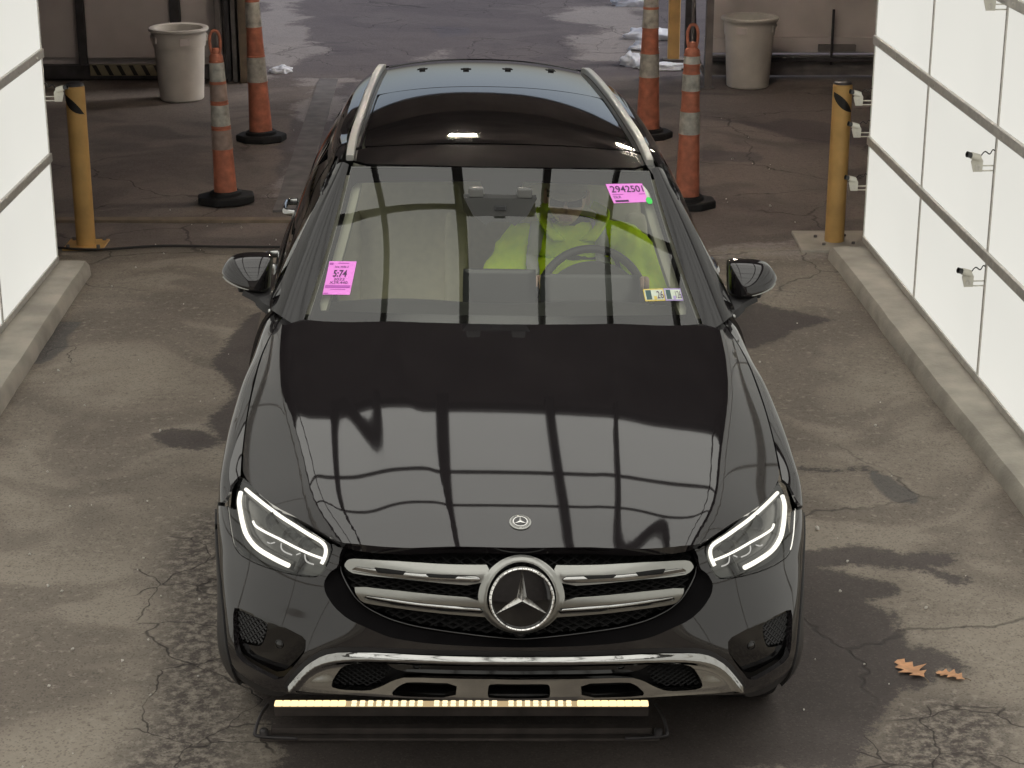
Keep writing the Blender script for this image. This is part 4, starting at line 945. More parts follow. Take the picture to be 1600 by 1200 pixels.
def star_bm(r, w, hgt):
    bm = bmesh.new(); c = bm.verts.new((0, 0, hgt)); tips = [bm.verts.new((r*math.cos(R(90+120*i)), r*math.sin(R(90+120*i)), .002)) for i in range(3)]; val = [bm.verts.new((w*math.cos(R(30+120*i)), w*math.sin(R(30+120*i)), .001)) for i in range(3)]
    for i in range(3):                       # valley i lies between tip i-1 (counter-clockwise) and tip i
        bm.faces.new([c, val[i], tips[i]]); bm.faces.new([c, tips[i], val[(i+1) % 3]])
    b = [bm.verts.new((v.co.x, v.co.y, -.006)) for v in (val[0], tips[0], val[1], tips[1], val[2], tips[2])]; ring = [val[0], tips[0], val[1], tips[1], val[2], tips[2]]
    for i in range(6): bm.faces.new([ring[i], b[i], b[(i+1) % 6], ring[(i+1) % 6]])
    bmesh.ops.recalc_face_normals(bm, faces=bm.faces[:]); return bm
EM = empty('front_emblem', parent=CAR); star_frame(EM, SC_+SN*.008, SN); EM.scale = (.95, .95, .95)
lathe('emblem_plate', [(.099, -.03), (.096, -.004), (.08, -.001), (.04, .0015), (0, .002)], 'gloss_black', EM, 64)
lathe('emblem_ring', [(.094, -.004), (.0945, .006), (.098, .009), (.102, .006), (.103, -.004), (.101, -.02)], 'star_chrome', EM, 96, closed=True)
obj('emblem_star', star_bm(.0945, .0175, .022), 'star_chrome', EM).location = (0, 0, .002)
for i in range(40):
    a = 2*math.pi*i/40; o = box('ring_tick', (-.0006, -.0045, -.001), (.0006, .0045, .001), 'lamp_dark', EM); o.location = (.0982*math.cos(a), .0982*math.sin(a), .0088); o.rotation_euler = (0, 0, a-math.pi/2)
o = lathe('camera_pod', [(0, .012), (.012, .012), (.022, .0), (.024, -.02)], 'black_plastic', CAR, 20); q1 = np.array([[0., .600]]); o.location = S_fascia_in(.03)(q1)[0]; o.rotation_euler = Vector(SN).to_track_quat('Z', 'Y').to_euler()
# bonnet badge
hb = np.array([[0., .177]]); hn = surf_n(S_hood, hb, (0, 0, 1))[0]; BD = empty('bonnet_badge', parent=CAR); star_frame(BD, S_hood(hb)[0]+hn*.001, hn)
lathe('badge_plate', [(.033, -.004), (.033, .002), (.030, .003), (0, .003)], 'satin_silver', BD, 48)
lathe('badge_field', [(.0205, .0025), (.0205, .0036), (0, .0036)], 'gloss_black', BD, 40)
lathe('badge_ring', [(.0195, .003), (.020, .0048), (.022, .0048), (.0225, .003)], 'star_chrome', BD, 40, closed=True)
obj('badge_star', star_bm(.020, .0042, .004), 'star_chrome', BD).location = (0, 0, .0042)
for i in range(28):                                  # laurel wreath
    a = 2*math.pi*i/28
    if abs((math.degrees(a)+90) % 360) < 12: continue
    o = box('wreath_leaf', (-.0011, -.0028, 0), (.0011, .0028, .001), 'dark_metal', BD); o.location = (.0265*math.cos(a), .0265*math.sin(a), .0028); o.rotation_euler = (0, 0, a+R(35))
# headlamps
for s in (1, -1):
    f_ = (lambda p: p) if s > 0 else flip
    HLs = f_(HL)
    hl = piece('headlamp', S_fascia, [HLs], [], 'lamp_lens', CAR, h=(.012, .010), depth=.004)
    piece('housing', S_fascia_in(.040), [grow(HLs, .002)], [], 'lamp_housing', hl, h=(.014, .012), depth=-.030)
    def path(pts, d, n=6):
        p = np.array([(s*u, v) for u, v in pts]); p = catmull(p, n); return S_fascia_in(d)(p)
    tube('light_strip', path(DRL_UP, .016), .0058, 'drl', hl, 8); tube('light_strip', path(DRL_OUT, .014), .0075, 'drl', hl, 8); tube('light_strip', path(DRL_MID, .020), .0039, 'drl', hl, 8)
    tube('strip_shroud', path(DRL_UP, .036), .014, 'lamp_housing', hl, 8); tube('strip_shroud', path(DRL_OUT, .040), .016, 'lamp_housing', hl, 8)
    for P_ in (HOOK1, HOOK2): tube('reflector_edge', path(P_, .022), .0022, 'drl_dim', hl, 6)
    for P_ in (DASH1, DASH2, DASH3): tube('reflector_edge', path(P_, .022), .0020, 'drl_dim', hl, 6)
    tube('divider', path(HLDIV, .030), .010, 'lamp_dark', hl, 8)
    for c_ in ((.577, .803), (.527, .795), (.640, .818)):
        qq = np.array([[s*c_[0], c_[1]]]); p_ = S_fascia_in(.034)(qq)[0]; o = lathe('projector', [(.030, -.01), (.030, .004), (.027, .006), (.020, .001), (.012, .004), (0, .006)], 'lamp_dark', hl, 24); o.location = p_; o.rotation_euler = Vector((s*.2, -1, .35)).to_track_quat('Z', 'Y').to_euler()
# front wings
for s in (1, -1):
    S_ = S_wing if s > 0 else mirS(S_wing)
    piece('front_wing', S_, [[(.002, .612), (.002, .80), (.002, 1.0), (.002, 1.2), (.002, 1.45), (.004, 1.585), (.47, 1.585), (.47, 1.30), (.36, 1.27), (.25, 1.18), (.20, 1.05), (.185, .86), (.20, .70), (.175, .64), (.135, .598), (.066, .513), (.046, .518), (.033, .546), (.021, .584), (.008, .606)]], [], 'paint', CAR, h=(.012, .03), depth=.012, out=(s, 0, .5))
    piece('arch_cladding', (lambda S_, s: lambda q: S_(q)+np.array([s*.006, 0, 0]))(S_, s), [[(.20, .62), (.20, .70), (.185, .86), (.20, 1.05), (.25, 1.18), (.36, 1.27), (.47, 1.30), (.47, 1.22), (.36, 1.20), (.27, 1.12), (.225, 1.02), (.215, .86), (.23, .72), (.23, .62)]], [], 'black_plastic', CAR, h=(.012, .03), depth=.02, out=(s, 0, 0))
# windscreen, its black border, pillars, roof
scr = [(-1, .0), (1, .0), (1, .5), (1, 1), (0, 1.0), (-1, 1), (-1, .5)]
SCREEN = piece('windscreen', S_screen, [rect(-.992, .992, .0, .996)], [], 'windscreen_glass', CAR, h=(.05, .05), depth=.004, out=(0, -1, 1), smooth=0)
rr_ = [(-.955, .16), (-.94, .125), (-.5, .135), (0, .14), (.5, .135), (.94, .125), (.955, .16), (.962, .5), (.955, .86), (.93, .893), (.5, .905), (.14, .915), (.12, .85), (.07, .79), (-.07, .79), (-.12, .85), (-.14, .915), (-.5, .905), (-.93, .893), (-.955, .86), (-.962, .5)]
piece('screen_border', (lambda q: S_screen(q)-surf_n(S_screen, q, (0, -1, 1))*.005), [rect(-.99, .99, .01, .994)], [rr_], 'gloss_black', CAR, h=(.04, .04), depth=0, out=(0, -1, 1), smooth=0)
S_pillar = Lattice([0, .5, 1.0], [0, .5, 1], [
    [(.728,1.408,1.099), (.795,1.45,1.132), (.842,1.53,1.135)],
    [(.641,1.715,1.332), (.693,1.735,1.358), (.742,1.79,1.352)],
    [(.575,2.015,1.562), (.598,2.020,1.570), (.622,2.05,1.555)]])
for s in (1, -1):
    piece('front_pillar', S_pillar if s > 0 else mirS(S_pillar), [rect(.0, 1, .0, 1.0)], [], 'pillar_black', CAR, h=(.12, .05), depth=.02, out=(s, -1, 1), smooth=0)
piece('roof_front', S_roof, [mirror_u([(0, 1.965), (.5, 1.968), (.93, 1.985), (.93, 2.17), (.5, 2.195), (0, 2.205)])], [], 'gloss_black', CAR, h=(.05, .03), depth=.01, out=(0, 0, 1))
piece('sunroof_glass', S_roof, [mirror_u([(0, 2.217), (.5, 2.207), (.86, 2.182), (.875, 2.23), (.87, 3.10), (.85, 3.165), (.5, 3.172), (0, 3.178)])], [], 'roof_glass', CAR, h=(.05, .04), depth=.012, out=(0, 0, 1))
CL = []
for u_, v_ in CLIPS: CL.append(rect(u_-.045, u_+.045, v_-.03, v_+.03))
rear = mirror_u([(0, 3.19), (.5, 3.184), (.88, 3.172), (.885, 2.2), (.94, 2.16), (.96, 2.5), (.96, 3.5), (.95, 4.15), (.8, 4.26), (0, 4.29)])
piece('roof_panel', S_roof, [rear], CL, 'paint', CAR, h=(.05, .04), depth=.012, out=(0, 0, 1), smooth=0)
for c_ in CL:
    p_ = np.array(c_); piece('clip_cover', (lambda q: S_roof(q)-np.array([0, 0, .006])), [grow(c_, -.006)], [], 'black_plastic', CAR, h=(.04, .03), depth=.006, out=(0, 0, 1), smooth=0)
    tube('clip_hinge', S_roof(np.array([[p_[0, 0]+.02, p_[0, 1]], [p_[1, 0]-.02, p_[1, 1]]]))+[0, 0, .004], .006, 'black_plastic', CAR, 6)
for s in (1, -1):
    v_ = np.linspace(2.0, 4.12, 30); P_ = S_roof(np.stack([np.full(30, .945), v_], 1))+np.array([0, 0, .016]); P_[-1, 2] -= .012; P_[-2, 2] -= .004
    sweep('roof_rail', P_*[s, 1, 1], np.concatenate([[.028], np.full(28, .030), [.018]]), np.concatenate([[.022], np.full(28, .028), [.016]]), 'rail_silver', CAR)
# upper body side: door tops, glass
TOP = [(.800,1.56,1.185), (.735,1.79,1.345), (.648,2.04,1.520), (.655,2.35,1.535), (.648,2.85,1.550), (.628,3.35,1.545), (.590,3.85,1.505), (.545,4.25,1.44)]
BELT = [(.842,1.54,1.120), (.850,1.80,1.090), (.855,2.10,1.080), (.856,2.40,1.080), (.846,2.90,1.088), (.824,3.35,1.100), (.785,3.85,1.125), (.735,4.35,1.16)]
LV = [0, .12, .24, .36, .55, .72, .88, 1.0]
S_gl = Lattice([0, .5, 1], LV, [[a, tuple((np.array(a)+b)/2+[.022, 0, .012]), b] for a, b in zip(TOP, BELT)])
RE = [tuple(S_roof(np.array([[1.0, y]]))[0]) for y in (2.0, 2.02, 2.06, 2.35, 2.85, 3.35, 3.85, 4.2)]
RE[0] = (.800,1.555,1.187); RE[1] = (.733,1.785,1.352)
S_edge = Lattice([0, .5, 1], LV, [[a, tuple((np.array(a)+b)/2+[.012, 0, .012]), b] for a, b in zip(RE, TOP)])
SIDEY = [1.50, 1.75, 2.1, 2.5, 3.0, 3.5, 4.0, 4.45]
BX = [.846, .852, .856, .856, .845, .815, .770, .72]; BZ = [1.120, 1.092, 1.078, 1.080, 1.088, 1.102, 1.128, 1.16]
SX_ = [.0, .0, .0, -.004, -.013, -.035, -.06, -.11]
S_body = Lattice([0, .07, .16, .32, .56, .78], SIDEY, [[(bx, y, bz), (bx+.034, y, bz-.045), (.918+d, y, .955), (.938+d, y, .80), (.940+d, y, .55), (.90+d, y, .30)] for y, bx, bz, d in zip(SIDEY, BX, BZ, SX_)])
for s in (1, -1):
    m_ = (lambda S: S) if s > 0 else mirS
    ot = (s, -.1, .4)
    piece('door_glass', m_(S_gl), [rect(.06, .96, .06, .425)], [], 'front_side_glass', CAR, h=(.1, .04), depth=.004, out=ot)
    piece('door_glass', m_(S_gl), [rect(.06, .96, .445, .70)], [], 'side_glass', CAR, h=(.1, .04), depth=.004, out=ot)
    piece('quarter_glass', m_(S_gl), [rect(.08, .94, .735, .92)], [], 'side_glass', CAR, h=(.1, .04), depth=.004, out=ot)
    piece('window_frame', m_(S_gl), [rect(0, 1, .0, 1)], [rect(.055, .965, .055, .43), rect(.055, .965, .44, .705), rect(.075, .945, .73, .925)], 'gloss_black', CAR, h=(.1, .04), depth=.012, out=ot, smooth=0)
    piece('roof_edge', m_(S_edge), [rect(.0, 1, .19, 1)], [], 'paint', CAR, h=(.15, .04), depth=.01, out=ot, smooth=0)
    tube('belt_moulding', np.array([np.array(p)+[.004, 0, .004] for p in catmull(BELT, 4)])*[s, 1, 1], .007, 'chrome', CAR, 6)
    piece('front_door', m_(S_body), [rect(.0, .60, 1.60, 2.615)], [], 'paint', CAR, h=(.02, .05), depth=.02, out=ot, smooth=0)
    piece('rear_door', m_(S_body), [rect(.0, .60, 2.623, 3.62)], [], 'paint', CAR, h=(.02, .05), depth=.02, out=ot, smooth=0)
    piece('rear_quarter', m_(S_body), [[(.0, 3.628), (.0, 4.44), (.60, 4.44), (.60, 4.2), (.40, 4.12), (.30, 3.74), (.40, 3.628)]], [], 'paint', CAR, h=(.02, .05), depth=.02, out=ot, smooth=0)
    piece('sill', m_(S_body), [rect(.605, .78, 1.35, 3.35)], [], 'black_plastic', CAR, h=(.03, .05), depth=.03, out=ot, smooth=0)
    for hy, hz in ((2.66, 1.00), (3.50, 1.02)):
        x_ = float(S_body(np.array([[.13, hy]]))[0][0])
        tube('door_handle', np.array(catmull([(x_-.01, hy-.10, hz), (x_+.032, hy-.085, hz), (x_+.042, hy-.03, hz+.002), (x_+.042, hy+.05, hz+.002), (x_+.034, hy+.10, hz), (x_-.01, hy+.115, hz)], 5))*[s, 1, 1], .012, 'chrome', CAR, 10, flat=1.4)
# tail end, underbody, arches
box('tailgate', (-.70, 4.40, .45), (.70, 4.52, 1.15), 'paint', CAR, .04)
S_back = Lattice([0, .5, 1.0], [0, 1.0], [[(0,4.30,1.575), (.25,4.285,1.57), (.50,4.21,1.545)], [(0,4.52,1.14), (.38,4.50,1.14), (.77,4.42,1.14)]], sym=True)
piece('rear_window', S_back, [rect(-1, 1, 0, 1)], [], 'gloss_black', CAR, h=(.1, .1), depth=.01, out=(0, 1, .3), smooth=0)
piece('rear_spoiler', (lambda q: S_roof(np.stack([q[:, 0], q[:, 1]], 1))+np.array([0, 0, .004])), [mirror_u([(0, 4.20), (.5, 4.19), (.9, 4.13), (.9, 4.22), (.5, 4.28), (0, 4.295)])], [], 'gloss_black', CAR, h=(.08, .03), depth=.012, out=(0, 0, 1), smooth=0)
box('underbody', (-.72, .70, .24), (.72, 4.40, .42), 'void_black', CAR, .03)
box('engine_bay', (-.60, .22, .42), (.60, 1.22, .76), 'void_black', CAR, .04)
S_cowl = Lattice([0, .5, 1.0], [0, 1.0], [[(0,1.33,1.112), (.4,1.36,1.10), (.82,1.46,1.07)], [(0,1.44,1.10), (.4,1.47,1.09), (.80,1.56,1.07)]], sym=True)
piece('cowl_panel', (lambda q: S_cowl(q)-np.array([0, 0, .02])), [rect(-1, 1, 0, .6)], [], 'black_plastic', CAR, h=(.1, .2), depth=.02, out=(0, 0, 1), smooth=0)
def wheel(x, y, s):
    w = empty('wheel', (x, y, .365-x*.0261), (0, 0, 0), CAR)
    o = lathe('tyre', [(.245, -.10), (.27, -.118), (.33, -.120), (.355, -.105), (.365, -.07), (.366, 0), (.365, .07), (.355, .105), (.33, .120), (.27, .118), (.245, .10)], 'rubber', w, 64, closed=True); o.rotation_euler = (0, R(90), 0)
    o = lathe('rim', [(.248, -.09), (.248, .10), (.235, .105), (.225, .06), (.06, .03), (0, .04)], 'satin_silver', w, 48); o.rotation_euler = (0, R(90*s), 0)
    for k in range(5):
        b = box('spoke', (-.028, .04, .04), (.028, .235, .09), 'satin_silver', w, .01); b.rotation_euler = (R(0), R(90*s), 0); b.matrix_basis = Matrix.Rotation(R(90*s), 4, 'Y') @ Matrix.Rotation(2*math.pi*k/5, 4, 'Z') @ Matrix.Translation((0, .14, .065))
    for nm, r0, r1 in (('arch_liner', .40, .40),):
        bm = bmesh.new(); A = []; B = []
        for a in np.linspace(-.15, math.pi+.15, 20): A.append(bm.verts.new((-.14, .41*math.cos(a), .41*math.sin(a)))); B.append(bm.verts.new((.11, .41*math.cos(a), .41*math.sin(a))))
        for i in range(19): bm.faces.new([A[i], A[i+1], B[i+1], B[i]])
        bm.faces.new(A); L_ = obj('arch_liner', bm, 'void_black', w); L_.scale = (s, 1, 1)
for s in (1, -1): wheel(s*.805, .86, s); wheel(s*.805, 3.73, s)
# door mirrors: domed shell over the outline of the mirror, u = angle, v = radius
MO = catmull([(.851,1.256),(.861,1.272),(.93,1.274),(.984,1.266),(1.014,1.248),(1.034,1.217),(1.033,1.196),(1.010,1.170),(.952,1.150),(.916,1.144),(.868,1.142),(.858,1.152),(.852,1.216)], 6, True)
MC = np.array([.915, 1.170])
def S_mirror(q):
    n = len(MO); t = (q[:, 0] % 1)*n; i = np.floor(t).astype(int); f = (t-i)[:, None]; r = np.clip(q[:, 1:], 0, 1.02)
    b = MO[i % n]*(1-f)+MO[(i+1) % n]*f; p = MC+(b-MC)*r
    dome = np.sqrt(np.clip(1.045-r[:, 0]**2*1.0, .0, None)); return np.stack([p[:, 0], 1.775-.105*dome+.22*np.clip(p[:, 0]-.95, 0, None)**1.5*1.0, p[:, 1]], 1)
def mirror_shell(s, lo, hi, mat, parent, name):
    nu, nv = 90, 26; bm = bmesh.new(); rr = np.sin(np.linspace(0, math.pi/2, nv)); G = []
    for j in range(nv):
        q = np.stack([np.arange(nu)/nu, np.full(nu, rr[j])], 1); G.append([bm.verts.new(tuple(p)) for p in S_mirror(q)*[s, 1, 1]])
    G.append([bm.verts.new((v.co.x, 1.80, v.co.z)) for v in G[-1]])
    for j in range(nv):
        for i in range(nu): bm.faces.new([G[j][i], G[j][(i+1) % nu], G[j+1][(i+1) % nu], G[j+1][i]])
    bmesh.ops.remove_doubles(bm, verts=bm.verts[:], dist=1e-5)
    def low(z, x): return z < 1.160+.16*max(0, abs(x)-.90)
    bmesh.ops.delete(bm, geom=[f for f in bm.faces if low(f.calc_center_median().z, f.calc_center_median().x) != (name == 'mirror_base')], context='FACES')
    bmesh.ops.recalc_face_normals(bm, faces=bm.faces[:]); o = obj(name, bm, mat, parent, True); return o
for s in (1, -1):
    mo = mirror_shell(s, 0, 1, 'paint', CAR, 'door_mirror'); mirror_shell(s, 0, 1, 'black_plastic', mo, 'mirror_base')
    x_ = np.linspace(.93, 1.030, 18); z_ = 1.160+.16*np.clip(x_-.90, 0, None)+.010*((x_-.93)/.1)**2; y_ = []
    for X_, Z_ in zip(x_, z_):
        d = np.array([X_, Z_])-MC; bb = MO-MC; k = np.argmin(np.abs(np.arctan2(bb[:, 1], bb[:, 0])-math.atan2(d[1], d[0]))); r = min(1, np.linalg.norm(d)/np.linalg.norm(bb[k])); y_.append(S_mirror(np.array([[k/len(MO), r]]))[0][1])
    tube('indicator_strip', np.stack([x_*s, np.array(y_)-.001, z_], 1), np.linspace(.002, .0045, 18), 'satin_silver', mo, 8)
    bm = bmesh.new(); prism_bm([(s*x, z) for x, z in (MO-MC)*.93+MC], 0, .008, bm)
    for v in bm.verts: v.co = Vector((v.co.x, 1.798+v.co.z, v.co.y))
    obj('mirror_glass', bm, 'chrome', mo)
    sweep('mirror_arm', catmull([(s*.80, 1.66, 1.090), (s*.835, 1.665, 1.105), (s*.875, 1.70, 1.130), (s*.93, 1.735, 1.148)], 5), .10, [.05]*5+[.045]*5+[.030]*6, 'black_plastic', mo)
    o = lathe('mirror_camera', [(0, -.018), (.010, -.016), (.014, 0), (.014, .01)], 'black_plastic', mo, 16); o.location = (s*.965, 1.73, 1.158)
# stickers and lettering on the windscreen
def quad_map(Q):
    Q = np.array(Q)                 # corners: top-left, top-right, bottom-right, bottom-left
    def f(ab): a, b = ab[:, :1], ab[:, 1:]; return (Q[0]*(1-a)+Q[1]*a)*(1-b)+(Q[3]*(1-a)+Q[2]*a)*b
    return lambda ab: S_screen(f(np.atleast_2d(ab)))
def on_quad(name, Q, poly, mat, parent, lift):
    S_ = quad_map(Q); return piece(name, S_, [poly], [], mat, parent, h=(.2, .2), depth=.0004, out=(0, -1, 1), lift=lift, smooth=0)
def lettering(txt, Q, x, y, hgt, wid, parent, mat='sticker_ink', lift=.0030, bold=0.0):
    """text laid on the sticker; x,y = left/baseline in 0..1 from the top-left, hgt and wid as fractions"""
    cu = bpy.data.curves.new('lettering', 'FONT'); cu.body = txt; cu.offset = bold; tmp = bpy.data.objects.new('tmp', cu); COL.objects.link(tmp)
    bpy.context.view_layer.update(); me = bpy.data.meshes.new_from_object(tmp.evaluated_get(bpy.context.evaluated_depsgraph_get())); bpy.data.objects.remove(tmp)
    n = len(me.vertices); co = np.empty(n*3); me.vertices.foreach_get('co', co); co = co.reshape(-1, 3); lo, hi = co.min(0), co.max(0); sp = np.maximum(hi-lo, 1e-6)
    ab = np.stack([x+(co[:, 0]-lo[0])/sp[0]*wid, y-(co[:, 1]-lo[1])/sp[1]*hgt], 1); S_ = quad_map(Q); P = S_(ab)+surf_n(S_, ab, (0, -1, 1))*lift
    me.vertices.foreach_set('co', P.ravel()); me.update(); me.materials.clear(); return obj('lettering', me, mat, parent)
full = rect(0, 1, 0, 1)
st = on_quad('sale_sticker', ST1, full, 'sticker_pink', CAR, .0015); st['label'] = 'pink sale sticker at the lower corner of the windscreen'
lettering('Sale 2026 2', ST1, .25, .20, .055, .50, st); lettering('5:74', ST1, .24, .48, .21, .50, st, bold=.02); lettering('2022', ST1, .30, .585, .075, .40, st); lettering('X39,440', ST1, .17, .695, .085, .66, st)
on_quad('print_bar', ST1, rect(.04, .95, .725, .80), 'sticker_bar', st, .0028); on_quad('print_bar', ST1, rect(.03, .17, .05, .11), 'sticker_bar', st, .0028); on_quad('print_line', ST1, rect(.35, .75, .055, .07), 'sticker_bar', st, .0028); on_quad('print_line', ST1, rect(.25, .80, .84, .85), 'sticker_bar', st, .0028); on_quad('print_line', ST1, rect(.03, .20, .955, .975), 'sticker_bar', st, .0028)
st = on_quad('lot_sticker', ST2, full, 'sticker_pink', CAR, .0015); st['label'] = 'pink lot number sticker at the top of the windscreen'
lettering('2942501', ST2, .07, .46, .34, .90, st, bold=.008); lettering('DLR', ST2, .07, .76, .12, .20, st); on_quad('print_line', ST2, rect(.06, .36, .55, .58), 'sticker_bar', st, .0028); on_quad('print_bar', ST2, rect(.07, .44, .86, .95), 'sticker_ink', st, .0028); on_quad('print_line', ST2, rect(.80, .98, .55, .58), 'sticker_bar', st, .0028)
piece('green_dot', S_screen, [circle(DOT[0], .022, .022, 20)], [], 'sticker_green', CAR, h=(.05, .05), depth=.0004, out=(0, -1, 1), lift=.0025, smooth=0)
piece('pale_sticker', S_screen, [[(.905, .905), (.925, .89), (.94, .86), (.945, .815), (.90, .815)]], [], 'sticker_pale', CAR, h=(.05, .05), depth=.0004, out=(0, -1, 1), lift=.0012)
for Q, c_, lb in ((REG[:4], 'sticker_yellow', 'yellow bordered inspection sticker'), (REG[4:], 'sticker_purple', 'purple bordered inspection sticker')):
    Q = [Q[0], Q[1], Q[2], Q[3]]; st = on_quad('inspection_sticker', Q, rect(.01, .99, 0, 1), c_, CAR, .0012); st['label'] = lb
    on_quad('sticker_face', Q, rect(.06, .94, .10, .90), 'sticker_pale', st, .0018); on_quad('month_block', Q, rect(.10, .36, .12, .88), 'sticker_dark', st, .0024); lettering('26' if c_ == 'sticker_yellow' else '126', Q, .62, .82, .60, .32, st, lift=.0028); on_quad('keystone', Q, rect(.46, .60, .62, .88), c_, st, .0026)
on_quad('vin_plate', [(VINT[0][0], .105), (VINT[1][0], .100), (VINT[1][0], .088), (VINT[0][0], .093)], full, 'sticker_pale', CAR, -.012)['label'] = 'small pale number plate behind the windscreen base'

# ------------------------------------------------------------------ cabin
S_dash = Lattice([0, .5, 1.0], [0, .35, .7, 1.0], [
    [(0,1.34,1.075), (.36,1.37,1.075), (.72,1.48,1.06)], [(0,1.60,1.10), (.36,1.62,1.105), (.74,1.68,1.07)],
    [(0,1.78,1.075), (.36,1.80,1.085), (.76,1.82,1.05)], [(0,1.86,.85), (.36,1.88,.85), (.78,1.88,.84)]], sym=True)
piece('dashboard', S_dash, [rect(-1, 1, 0, 1)], [], 'dash_dark', CAR, h=(.08, .06), depth=.02, out=(0, .2, 1), smooth=0)
box('cabin_floor', (-.78, 1.6, .43), (.78, 4.35, .47), 'dash_dark', CAR)
S_lining = Lattice([0, .5, 1.0], [2.08, 2.8, 3.5, 4.15], [[(w*f, y, z-.05-.02*f*f) for f in (0, .5, 1)] for y, z, w in ((2.08, 1.575, .56), (2.8, 1.625, .56), (3.5, 1.62, .53), (4.15, 1.57, .48))], sym=True)
piece('roof_lining', S_lining, [rect(-1, 1, 2.08, 4.15)], [], 'lining_beige', CAR, h=(.1, .1), depth=.01, out=(0, 0, -1), smooth=0)
for s in (1, -1):
    bm = bmesh.new(); a = [(s*.80, 1.65, .5), (s*.80, 4.2, .5), (s*.79, 4.2, 1.08), (s*.79, 1.70, 1.05)]; bm.faces.new([bm.verts.new(p) for p in a]); bmesh.ops.solidify(bm, geom=bm.faces[:], thickness=.03); obj('door_trim', bm, 'lining_beige', CAR)
    P_ = S_screen(np.stack([np.full(12, .985*s), np.linspace(.12, .97, 12)], 1)) - surf_n(S_screen, np.stack([np.full(12, .985*s), np.linspace(.12, .97, 12)], 1), (0, -1, 1))*.045
    sweep('pillar_trim', P_, .075, .03, 'lining_beige', CAR)
box('rear_bulkhead', (-.72, 4.05, .5), (.72, 4.1, 1.25), 'dash_dark', CAR, .02)
def cushion(name, lo, hi, mat, parent, loc, rot, bulge=.25, puff=3):
    bm = bmesh.new(); bmesh.ops.create_cube(bm, size=2); bmesh.ops.subdivide_edges(bm, edges=bm.edges[:], cuts=7, use_grid_fill=True)
    h_ = (np.array(hi)-lo)/2; c = (np.array(hi)+lo)/2
    for v in bm.verts:
        p = np.array(v.co); r = np.linalg.norm(p/np.max(np.abs(p)+1e-9)*1.0); n_ = p/(np.sum(np.abs(p)**5)**(1/5)+1e-9); p = p*(1-bulge)+n_*bulge if np.any(p) else p; v.co = Vector(p*h_+c)
    o = obj(name, bm, mat, parent, True); o.location = loc; o.rotation_euler = rot; return o
def seat(x, label):
    t = empty('front_seat', (x, 2.25, .48), parent=CAR); t['label'] = label
    cushion('seat_cushion', (-.25, -.28, 0), (.25, .28, .16), 'leather_beige', t, (0, 0, .12), (R(6), 0, 0), .6)
    cushion('backrest', (-.25, -.07, 0), (.25, .07, .66), 'leather_beige', t, (0, .27, .24), (R(-14), 0, 0), .7)
    for s in (-1, 1): cushion('side_bolster', (-.05, -.06, 0), (.05, .06, .52), 'leather_beige', t, (s*.22, .22, .26), (R(-14), 0, 0), .8)
    cushion('headrest', (-.14, -.05, 0), (.14, .05, .19), 'leather_beige', t, (0, .43, .885), (R(-8), 0, 0), .75)
    for s in (-1, 1): tube('headrest_post', [(s*.05, .40, .80), (s*.05, .43, .92)], .007, 'chrome', t, 6)
    return t
seat(.37, 'beige leather seat under the driver'); seat(-.37, 'empty beige leather passenger seat')
t = empty('rear_bench', (0, 3.15, .48), parent=CAR)
cushion('seat_cushion', (-.62, -.25, 0), (.62, .25, .16), 'leather_beige', t, (0, 0, .12), (R(5), 0, 0), .5); cushion('backrest', (-.62, -.07, 0), (.62, .07, .60), 'leather_beige', t, (0, .28, .24), (R(-16), 0, 0), .6)
for x in (-.38, 0, .38): cushion('headrest', (-.12, -.04, 0), (.12, .04, .15), 'leather_beige', t, (x, .44, .80), (R(-8), 0, 0), .75)
# steering wheel
t = empty('steering_wheel', (.365, 1.985, 1.045), (R(64), 0, 0), CAR)
bmr = bmesh.new(); tube_bm([(.205*math.cos(a), .205*math.sin(a), 0) for a in np.linspace(0, 2*math.pi, 48, endpoint=False)], .0165, 12, bmr, True); obj('rim', bmr, 'wheel_grey', t, True)
lathe('hub', [(0, .03), (.05, .028), (.075, .012), (.08, -.03), (0, -.035)], 'dash_grey', t, 28)
for a in (0, 180, 270): b = box('spoke', (.06, -.022, -.012), (.20, .022, .012), 'dash_grey', t, .008); b.matrix_basis = Matrix.Rotation(R(a), 4, 'Z') @ Matrix.Translation((.121, 0, 0))
bm = prism_bm([(.205*math.cos(a), .205*math.sin(a)*.94) for a in np.linspace(0, math.pi, 28)], -.02, .02)
for v in bm.verts: v.co = Vector((v.co.x, v.co.z, v.co.y))
_h = obj('instrument_hood', bm, 'dash_dark', CAR); _h.location = (.365, 1.93, 1.02); _h.rotation_euler = (R(-20), 0, 0); bevel_me(_h, .006)
cushion('instrument_display', (-.19, -.012, 0), (.19, .012, .12), 'screen_dark', CAR, (.34, 1.80, 1.08), (R(-18), 0, 0), .15)
cushion('centre_display', (-.138, -.009, 0), (.138, .009, .145), 'screen_dark', CAR, (-.004, 1.785, 1.075), (R(-16), 0, 0), .12)
t = empty('overhead_console', (-.01, 1.79, 1.445), parent=CAR)
bm = prism_bm([(-.135, .055), (.135, .055), (.10, -.01), (.055, -.045), (.03, -.03), (-.03, -.03), (-.055, -.045), (-.10, -.01)], -.03, .03); 
for v in bm.verts: v.co = Vector((v.co.x, v.co.z+.15*v.co.y, v.co.y))
obj('mirror_housing', bm, 'dash_dark', t)
for s in (-1, 1): cushion('sensor_pod', (-.028, -.02, 0), (.028, .02, .035), 'dash_grey', t, (s*.09, .0, .055), (0, 0, 0), .5)
cushion('camera_window', (-.022, -.004, 0), (.022, .004, .018), 'screen_dark', t, (.0, -.032, .012), (0, 0, 0), .3)
